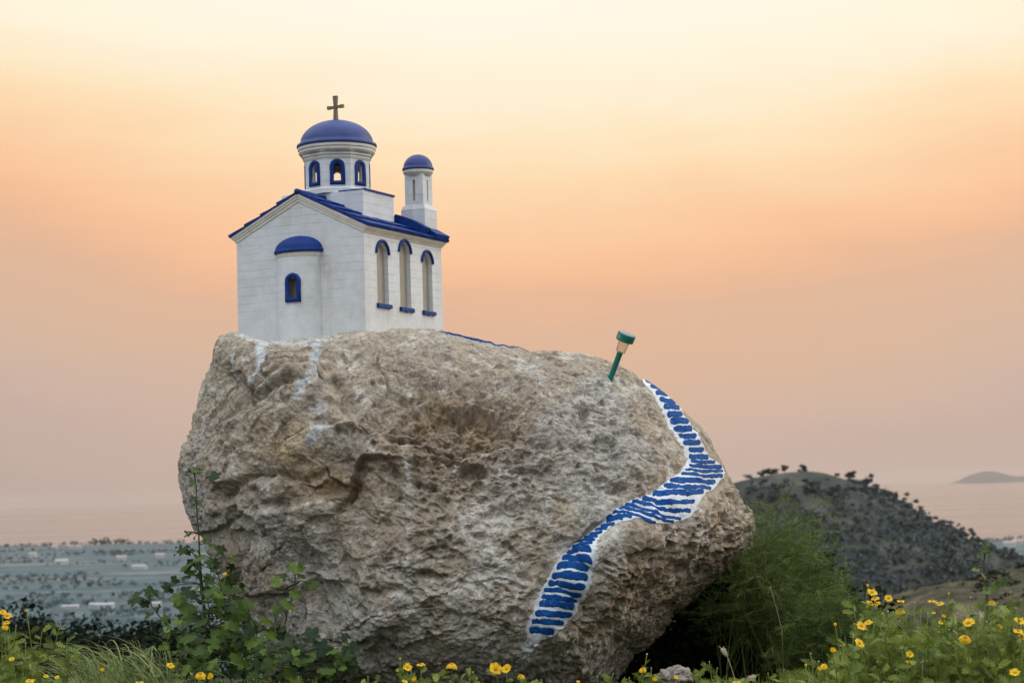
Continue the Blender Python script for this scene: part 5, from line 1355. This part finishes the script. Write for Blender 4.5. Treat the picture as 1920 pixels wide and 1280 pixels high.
def build_plants():
    for k, (grp, d, lb, heads, bush) in enumerate(DAISIES):
        daisy(lb, heads, d, grp, bush, seed=k + 3, leafy=1.0 if grp == GR else .8)
    # flowerless feathery plants that fill the patch
    rs = random.Random(21)
    spots = [(1520, 1225), (1560, 1240), (1600, 1190), (1640, 1165), (1655, 1200), (1690, 1185), (1720, 1165), (1745, 1195), (1780, 1180), (1795, 1150), (1830, 1150), (1850, 1195), (1880, 1150), (1905, 1140),
             (1590, 1250), (1640, 1250), (1680, 1255), (1730, 1240), (1770, 1230), (1800, 1250), (1840, 1235), (1870, 1225), (1900, 1230), (1500, 1262), (1715, 1130), (1740, 1150), (1820, 1120), (1895, 1110), (1655, 1150), (1700, 1150), (1790, 1130), (1870, 1130), (1915, 1125), (1625, 1180), (1580, 1205), (1760, 1185), (1850, 1165), (1535, 1240), (1610, 1225), (1690, 1215), (1655, 1232), (1890, 1190), (1820, 1215), (1750, 1215), (1785, 1205)]
    for k, (x, y) in enumerate(spots):
        daisy('feathery green daisy plant without an open flower in the right-hand patch', [(x, y, 9, 'bud', 0, 0)], 6.5 + .45 * rs.random(), 'flowerless daisy plants in the right-hand patch', 6, 100 + k, 1.0, name='daisy_plant', cat='plant')
    for k, (x, y) in enumerate([(8, 1185), (30, 1172), (22, 1210), (5, 1230), (40, 1240), (20, 1262), (-8, 1160), (60, 1255), (48, 1205), (15, 1195), (90, 1268), (130, 1272)]):
        daisy('feathery green plant without a flower at the left edge', [(x, y, 7, 'bud', 0, 0)], 6.6 + .3 * rs.random(), 'flowerless feathery plants at the left edge', 6, 140 + k, 1.0, cat='plant')
    for k, (x, y, d) in enumerate([(1150, 1262, 7.9), (1330, 1240, 7.6), (1345, 1252, 7.5), (1310, 1262, 7.6), (1120, 1268, 7.8), (770, 1258, 7.7), (560, 1268, 7.6), (690, 1268, 7.9), (880, 1272, 7.6), (1180, 1270, 7.7), (1015, 1274, 7.5), (1440, 1262, 7.0), (1470, 1255, 6.9)]):
        daisy('low feathery seedling without a flower at the bottom edge before the boulder', [(x, y, 6, 'bud', 0, 0)], d, 'low seedlings before the boulder', 5, 160 + k, 1.3, cat='plant', name='seedling')

    # mallows at the left foot of the boulder
    mallow('tall mallow stem climbing the left edge of the boulder, dark leaf on top', [(392, 1240), (385, 1150), (376, 1060), (370, 980), (366, 900), (364, 878)], 8.75, 9, .020, spread=.030, seed=2,
           fixed=[(366, 880, 22, .75), (398, 890, 33, .05), (360, 905, 16, .6), (373, 940, 20, .5), (352, 1001, 17, .4), (404, 1022, 34, .7), (362, 945, 15, .3), (385, 1010, 18, .5)], buds=[(350, 998), (353, 1004), (364, 1009), (378, 958), (356, 1000), (347, 996)])
    mallow('mallow with a loose tower of leaves standing free of the boulder edge', [(388, 1230), (382, 1140), (374, 1080), (366, 1040), (352, 1030)], 8.70, 10, .030, spread=.05, seed=3,
           fixed=[(342, 1028, 26, .25), (350, 1058, 34, .35), (374, 1044, 30, .6), (350, 1080, 30, .1), (325, 1092, 18, .1), (330, 1085, 20, .05), (318, 1100, 30, .05), (368, 1065, 26, .5), (393, 1050, 26, .6)], buds=[(338, 1022), (330, 1026), (327, 1040)])
    mallow('leaning mallow stem with dark leaves against the far plain', [(340, 1220), (322, 1180), (300, 1155), (278, 1128)], 8.6, 3, .030, spread=.04, seed=4,
           fixed=[(258, 1118, 42, .12), (284, 1111, 34, .15), (272, 1128, 24, .1), (282, 1150, 30, .35), (296, 1138, 18, .2), (248, 1125, 24, .1)])
    mallow('small light green mallow standing against the pitted face of the boulder', [(531, 1235), (532, 1190), (537, 1150), (550, 1110), (556, 1070)], 8.35, 9, .026, spread=.032, seed=5,
           fixed=[(556, 1060, 32, .85), (566, 1052, 20, .3), (522, 1090, 28, .95), (584, 1094, 30, .35), (553, 1112, 26, .8), (541, 1132, 30, .75), (520, 1142, 24, .8), (565, 1078, 20, .2)])
    mallow('bushy mallow with broad mid green leaves at the left foot of the boulder', [(400, 1270), (395, 1210), (392, 1160), (390, 1120)], 8.5, 60, .046, spread=.155, seed=6,
           fixed=[(350, 1130, 50, .7), (362, 1150, 46, .55), (440, 1150, 44, .5), (395, 1105, 36, .5), (415, 1180, 50, .75), (372, 1215, 60, .5), (345, 1195, 40, .5), (470, 1175, 40, .8), (375, 1240, 46, .85)])
    mallow('mallow clump with lighter leaves between the bushy mallow and the boulder base', [(480, 1270), (478, 1220), (482, 1175)], 8.35, 34, .040, spread=.11, seed=8,
           fixed=[(500, 1160, 34, .9), (460, 1145, 40, .35), (505, 1185, 34, .8), (452, 1235, 44, .8), (430, 1110, 34, .3)])
    mallow('leafy mallow pressed against the left edge of the boulder behind the tall stem', [(432, 1230), (425, 1160), (415, 1100), (402, 1050)], 8.75, 46, .034, spread=.085, seed=7,
           fixed=[(405, 1060, 30, .6), (425, 1090, 34, .35), (440, 1125, 36, .15), (395, 1085, 32, .7)])
    mallow('dark low mallow clump in the shade at the foot of the boulder', [(572, 1290), (570, 1250), (568, 1225)], 8.15, 70, .042, spread=.16, seed=9,
           fixed=[(580, 1190, 40, .05), (600, 1215, 44, .0), (540, 1200, 44, .1), (625, 1245, 40, .0), (560, 1225, 44, .05), (515, 1215, 40, .1)])  # lowest colour values: shade at the boulder's foot put into these leaves
    mallow('single dark mallow leaf clump standing apart right of the shaded clump', [(655, 1280), (655, 1230)], 8.15, 2, .030, spread=.02, seed=10, fixed=[(655, 1212, 38, .0), (650, 1195, 24, .05), (663, 1235, 26, .05)])
    mallow('mallow clump under the arching grass at the bottom edge', [(330, 1290), (330, 1250), (330, 1225)], 8.3, 34, .042, spread=.16, seed=12)
    mallow('tall leafy stalk rising above the right-hand flower patch', [(1852, 1180), (1850, 1120), (1847, 1080), (1845, 1045), (1846, 1030)], 6.9, 7, .012, spread=.014, seed=13,
           fixed=[(1846, 1030, 15, .4), (1836, 1040, 12, .6), (1856, 1042, 13, .5), (1830, 1066, 18, .95), (1845, 1078, 16, .7), (1872, 1090, 26, .45), (1882, 1092, 22, .2), (1862, 1100, 20, .8), (1850, 1108, 18, .9)], buds=[(1842, 1027), (1850, 1026), (1855, 1034), (1838, 1032)])

    # arching grass tuft
    rs = random.Random(31); b0 = V3(at(262, 1300, 8.3)); gz0 = ground_at(b0.x, b0.y); base = Vector((b0.x, b0.y, gz0))
    t = thing('grass_tuft', 'tuft of long pale arching grass blades left of the mallow leaves', 'grass', base)
    mb = MB(); c0 = V3(at(262, 1225, 8.3))
    for k in range(330):
        r0 = Vector((rs.uniform(-.24, .18), rs.uniform(-.10, .12), 0))
        H = (c0.z - gz0) * rs.uniform(.75, 1.35); dx = rs.gauss(-.10, .11); dyy = rs.gauss(-.02, .06); droop = rs.uniform(.02, .16)
        p1 = r0 + Vector((dx * .25, dyy * .3, H * .75)); p2 = r0 + Vector((dx, dyy, H)); p3 = r0 + Vector((dx * 2.0, dyy * 1.6, H - droop * rs.uniform(.6, 1.6)))
        pts = []
        for q in range(11):
            u = q / 10; pts.append(r0 * (1 - u) ** 3 + p1 * 3 * u * (1 - u) ** 2 + p2 * 3 * u * u * (1 - u) + p3 * u ** 3)
        w = rs.uniform(.0030, .0062); a = rs.uniform(-.6, .6)
        mb.strip(pts, [w * (1 - .9 * (q / 10) ** 2) for q in range(11)], (math.cos(a), math.sin(a), .25), rs.random() ** 1.6)
    mb.build('blade', M_GRASSBLADE, t)['kind'] = 'stuff'
    # undergrowth of short grass and leaves along the foot of the picture
    mb = MB(); rs = random.Random(32)
    for k in range(5200):
        x = rs.uniform(-60, 1980); d = rs.uniform(6.2, 8.9) if not 620 < x < 1240 else rs.uniform(7.8, 8.6)
        p = V3(at(x, 1290, d)); p.z = ground_at(p.x, p.y)
        zb = CAM[2] - (1285 - 919 + .028 * (x - 960)) / FPX * d
        h = max(zb - p.z, .03) * rs.uniform(.7, 1.02) + (.04 * rs.random() if not 620 < x < 1240 else 0)
        a = rs.uniform(0, 6.28); l = Vector((math.cos(a), math.sin(a), 0)) * h * rs.uniform(.05, .35)
        mb.strip([p, p + l * .3 + Vector((0, 0, h * .6)), p + l + Vector((0, 0, h))], [.005, .004, .001], (math.cos(a + 1.3), math.sin(a + 1.3), 0), rs.random())
    o = mb.build('grass', M_DAISY_LEAF); o['kind'] = 'stuff'; o['label'] = 'short green grass on the ground in front of the boulder'; o['category'] = 'grass'

    # fennel beside the boulder
    def fennel(label, bx_, d, tips, n, seed, dark=0.0):
        rs = random.Random(seed); b = V3(at(bx_, 1290, d)); b.z = ground_at(b.x, b.y); base = b
        t = thing('fennel_bush', label, 'bush', base, 0, 'fennel bushes at the right side of the boulder')
        st = MB(); fr = MB()
        for k in range(n):
            x, y = tips[k % len(tips)]; e = V3(at(x + rs.gauss(0, 24), y + rs.gauss(18, 34), d + rs.uniform(-.25, .3))) - base
            r0 = Vector((rs.uniform(-.22, .22), rs.uniform(-.12, .12), 0)); pts = curve(r0, e, (rs.uniform(-.09, .09), rs.uniform(-.05, .05), rs.uniform(0, .10)), 9)
            st.tube(pts, [.0030 - .0024 * q / 9 for q in range(10)], 4, rs.uniform(.2, .9))
            for q in range(11):
                u = 1 - (rs.random() ** 1.05) * .66; f = u * 9; i = min(int(f), 8); p = pts[i].lerp(pts[i + 1], f - i)
                dr = (pts[i + 1] - pts[i]).normalized() * .35 + Vector((rs.gauss(0, .75), rs.gauss(0, .75), rs.uniform(-.35, .55))); L = rs.uniform(.06, .17); dr.normalize()
                var = min(1, max(0, (.15 + .65 * u) * rs.uniform(.35, 1.35) - dark))  # frond colour darkens downward, imitating the shaded interior
                st.tube([p, p + dr * L * .6 + Vector((0, 0, -.008)), p + dr * L + Vector((0, 0, -.03))], [.0012, .0009, .0005], 3, var)
                for s in range(26):
                    w = rs.random() ** .7; q0 = p + dr * (L * w) + Vector((0, 0, -.03 * w * w)); td = (dr * 1.1 + Vector((rs.gauss(0, .55), rs.gauss(0, .55), rs.gauss(0, .55)))).normalized(); l = rs.uniform(.012, .042)
                    side = td.cross(Vector((rs.uniform(-.5, .5), -1, rs.uniform(-.5, .5)))).normalized()
                    fr.strip([q0, q0 + td * l * .5 + Vector((0, 0, -.002)), q0 + td * l + Vector((0, 0, -.006))], [.0012, .0011, .0006], side, min(1, var * rs.uniform(.75, 1.25)))
        st.build('stem', M_FENNEL, t, True); fr.build('frond', M_FENNEL, t)
    fennel('feathery fennel bush brushing the right edge of the boulder', 1440, 9.2, [(1402, 985), (1420, 965), (1440, 1000), (1400, 1040), (1455, 985), (1430, 1060), (1385, 1085), (1350, 1110), (1420, 1130)], 70, 41, .03)
    fennel('tallest feathery fennel bush with pale fronds before the hazy hill', 1490, 9.5, [(1480, 972), (1500, 985), (1520, 1000), (1465, 1010), (1530, 1030), (1500, 1060), (1550, 1070), (1480, 1100), (1525, 1130)], 84, 42)
    fennel('low spreading fennel bush between the tall one and the flower patch', 1545, 9.0, [(1550, 1075), (1575, 1110), (1595, 1135), (1560, 1150), (1530, 1140), (1610, 1175), (1500, 1180), (1580, 1200)], 66, 43, .10)
    # dark growth under the overhang
    rng = np.random.default_rng(51)
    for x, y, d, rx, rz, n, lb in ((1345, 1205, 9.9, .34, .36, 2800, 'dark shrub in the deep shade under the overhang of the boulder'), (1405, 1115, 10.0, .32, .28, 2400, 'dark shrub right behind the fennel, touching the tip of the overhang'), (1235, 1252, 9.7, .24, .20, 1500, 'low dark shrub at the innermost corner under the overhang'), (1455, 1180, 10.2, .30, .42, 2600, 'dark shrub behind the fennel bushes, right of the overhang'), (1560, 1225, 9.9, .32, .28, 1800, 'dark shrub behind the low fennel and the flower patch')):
        p = V3(at(x, y, d)); g0 = ground_at(p.x, p.y); t = thing('shrub', lb, 'shrub', (p.x, p.y, g0), 0, 'dark shrubs behind the fennel')
        mb = MB()
        for k in range(6):
            o = rng.normal(size=3) * np.array([rx * .4, .12, rz * .3]); leaf_cloud(mb, (o[0], o[1], p.z - g0 + o[2]), (rx * .7, .22, rz * .7), n // 6, .05, rng, shell=.2)
        leaf_cloud(mb, (0, 0, (p.z - g0) * .5), (rx, .25, (p.z - g0) * .6), n // 2, .05, rng, shell=.2)
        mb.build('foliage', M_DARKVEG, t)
        st = MB()
        for k in range(7): st.tube(curve((rng.normal() * .03, 0, 0), (rng.normal() * rx * .5, rng.normal() * .1, p.z - g0 + rng.random() * rz * .4), (.02, 0, 0), 5), [.008, .007, .006, .005, .004, .003], 5)
        st.build('stem', M_BARK, t)
    # out of focus shrubs down the slope on the left
    for x, y, d, w, h, lb, mt in ((25, 1168, 25.5, 1.25, .9, 'dark evergreen shrub down the slope at the left edge, behind the daisies', M_SHRUB), (95, 1164, 26, 1.1, .95, 'tallest dark evergreen shrub down the slope behind the left daisies', M_SHRUB), (160, 1182, 25, 1.0, .9, 'dark evergreen shrub down the slope, left of the arching grass', M_SHRUB), (225, 1180, 27, 1.0, .8, 'dark evergreen shrub down the slope behind the arching grass', M_SHRUB), (290, 1172, 28, 1.0, .75, 'dark evergreen shrub down the slope behind the leaning mallow', M_SHRUB), (350, 1178, 28, 1.0, .8, 'dark evergreen shrub down the slope at the left edge of the boulder', M_SHRUB),
                            (128, 1243, 15.0, .34, .28, 'grey green bush in front of the dark shrubs on the left', M_GREYSHRUB)):
        top = V3(at(x, y - 8, d)); g0 = ground_at(top.x, top.y); H = top.z - g0
        t = thing('shrub', lb, 'shrub', (top.x, top.y, g0), 0, 'shrubs down the slope on the left'); mb = MB()
        n = 3600 if mt is M_SHRUB else 1500
        for k in range(8):
            o = rng.normal(size=3) * np.array([w * .33, w * .25, H * .10]); leaf_cloud(mb, (o[0], o[1], H - .55 + o[2] * .25), (w * .42, w * .4, .5), n // 8, .075 if mt is M_SHRUB else .035, rng, shell=.25)
        leaf_cloud(mb, (0, 0, H * .5), (w * .85, w * .5, H * .45), n // 2, .08 if mt is M_SHRUB else .035, rng, shell=.3)
        mb.build('foliage', mt, t)
        st = MB()
        for k in range(6): st.tube(curve((rng.normal() * .05, 0, 0), (rng.normal() * w * .3, 0, H * .8), (.03, 0, 0), 4), [.03, .025, .02, .015, .008], 5)
        st.build('stem', M_BARK, t)
    # dry seed heads and stalks
    def stalk(label, pts, d, w, head=None):
        P = [V3(at(x, y, d)) for x, y in pts]; b = Vector((P[0].x, P[0].y, ground_at(P[0].x, P[0].y)))
        t = thing('dry_stalk', label, 'stalk', b, 0, 'dry stalks right of the boulder'); mb = MB()
        mb.tube([Vector((0, 0, 0))] + [p - b for p in P], [w] * 2 + [w * .8] * (len(P) - 1), 5, .6); mb.build('stem', M_STRAW, t, True)
        if head:
            p, q = V3(at(*head[0], d)) - b, V3(at(*head[1], d)) - b; ax = (q - p); L = ax.length
            h = MB(); h.lathe([(0, 0), (.006, .1 * L), (.0085, .4 * L), (.007, .8 * L), (0, L)], 9, Matrix.Translation(p) @ ax.to_track_quat('Z', 'Y').to_matrix().to_4x4(), .7)
            rs = random.Random(3)
            for k in range(60):
                u = rs.random(); a = rs.uniform(0, 6.28); c = p + ax * u; dr = Vector((math.cos(a), math.sin(a), .9)).normalized(); h.strip([c, c + dr * .014], [.0016, .0003], dr.cross(Vector((0, 1, 0))).normalized(), 1)
            h.build('seed_head', M_STRAW, t)
    stalk('dry seed head on a thin stalk below the overhang', [(1379, 1275), (1371, 1250), (1363, 1228)], 7.2, .0016, ((1363, 1230), (1352, 1214)))
    stalk('long bare dry stalk leaning in front of the dark shade and fennel', [(1466, 1180), (1456, 1140), (1444, 1098)], 8.9, .0017)
    stalk('short crooked dry stalk at the bottom edge under the fennel', [(1398, 1282), (1402, 1272), (1418, 1268)], 7.0, .0018, ((1402, 1272), (1418, 1268)))
    stalk('pale spike of seeds rising in the middle of the right-hand flower patch', [(1838, 1200), (1840, 1175), (1841, 1150)], 6.7, .0015, ((1838, 1182), (1841, 1148)))
    # small rock
    p = at(1266, 1264, 8.3); bm = bmesh.new(); bmesh.ops.create_icosphere(bm, subdivisions=5, radius=1)
    vv = np.array([v.co[:] for v in bm.verts]); dd = 1 + .28 * fbm(vv * 1.3, 3, 4) + .06 * fbm(vv * 6, 4, 9)
    f1, f2, ix, ve = worley(vv * 1.6, 3); dd += (ve * _grad[ix]).sum(1) * .25
    for v, c, k in zip(bm.verts, vv, dd): v.co = Vector(c * k * np.array([.062, .06, .045]))
    me = bpy.data.meshes.new('rock'); bm.to_mesh(me); bm.free(); me.shade_smooth(); a = me.attributes.new('Col', 'FLOAT_COLOR', 'POINT')
    cc = np.ones((len(vv), 4), np.float32); cc[:, :3] = np.array([.36, .30, .25]) * (1 + .3 * fbm(vv * 5, 3, 2))[:, None]; a.data.foreach_set('color', cc.ravel()); me.materials.append(M_ROCK)
    o = bpy.data.objects.new('rock', me); COL.objects.link(o); o.location = p; tag(o, 'small brown rock among the plants under the overhang of the boulder', 'rock')
    o.location.z -= .01
build_plants()
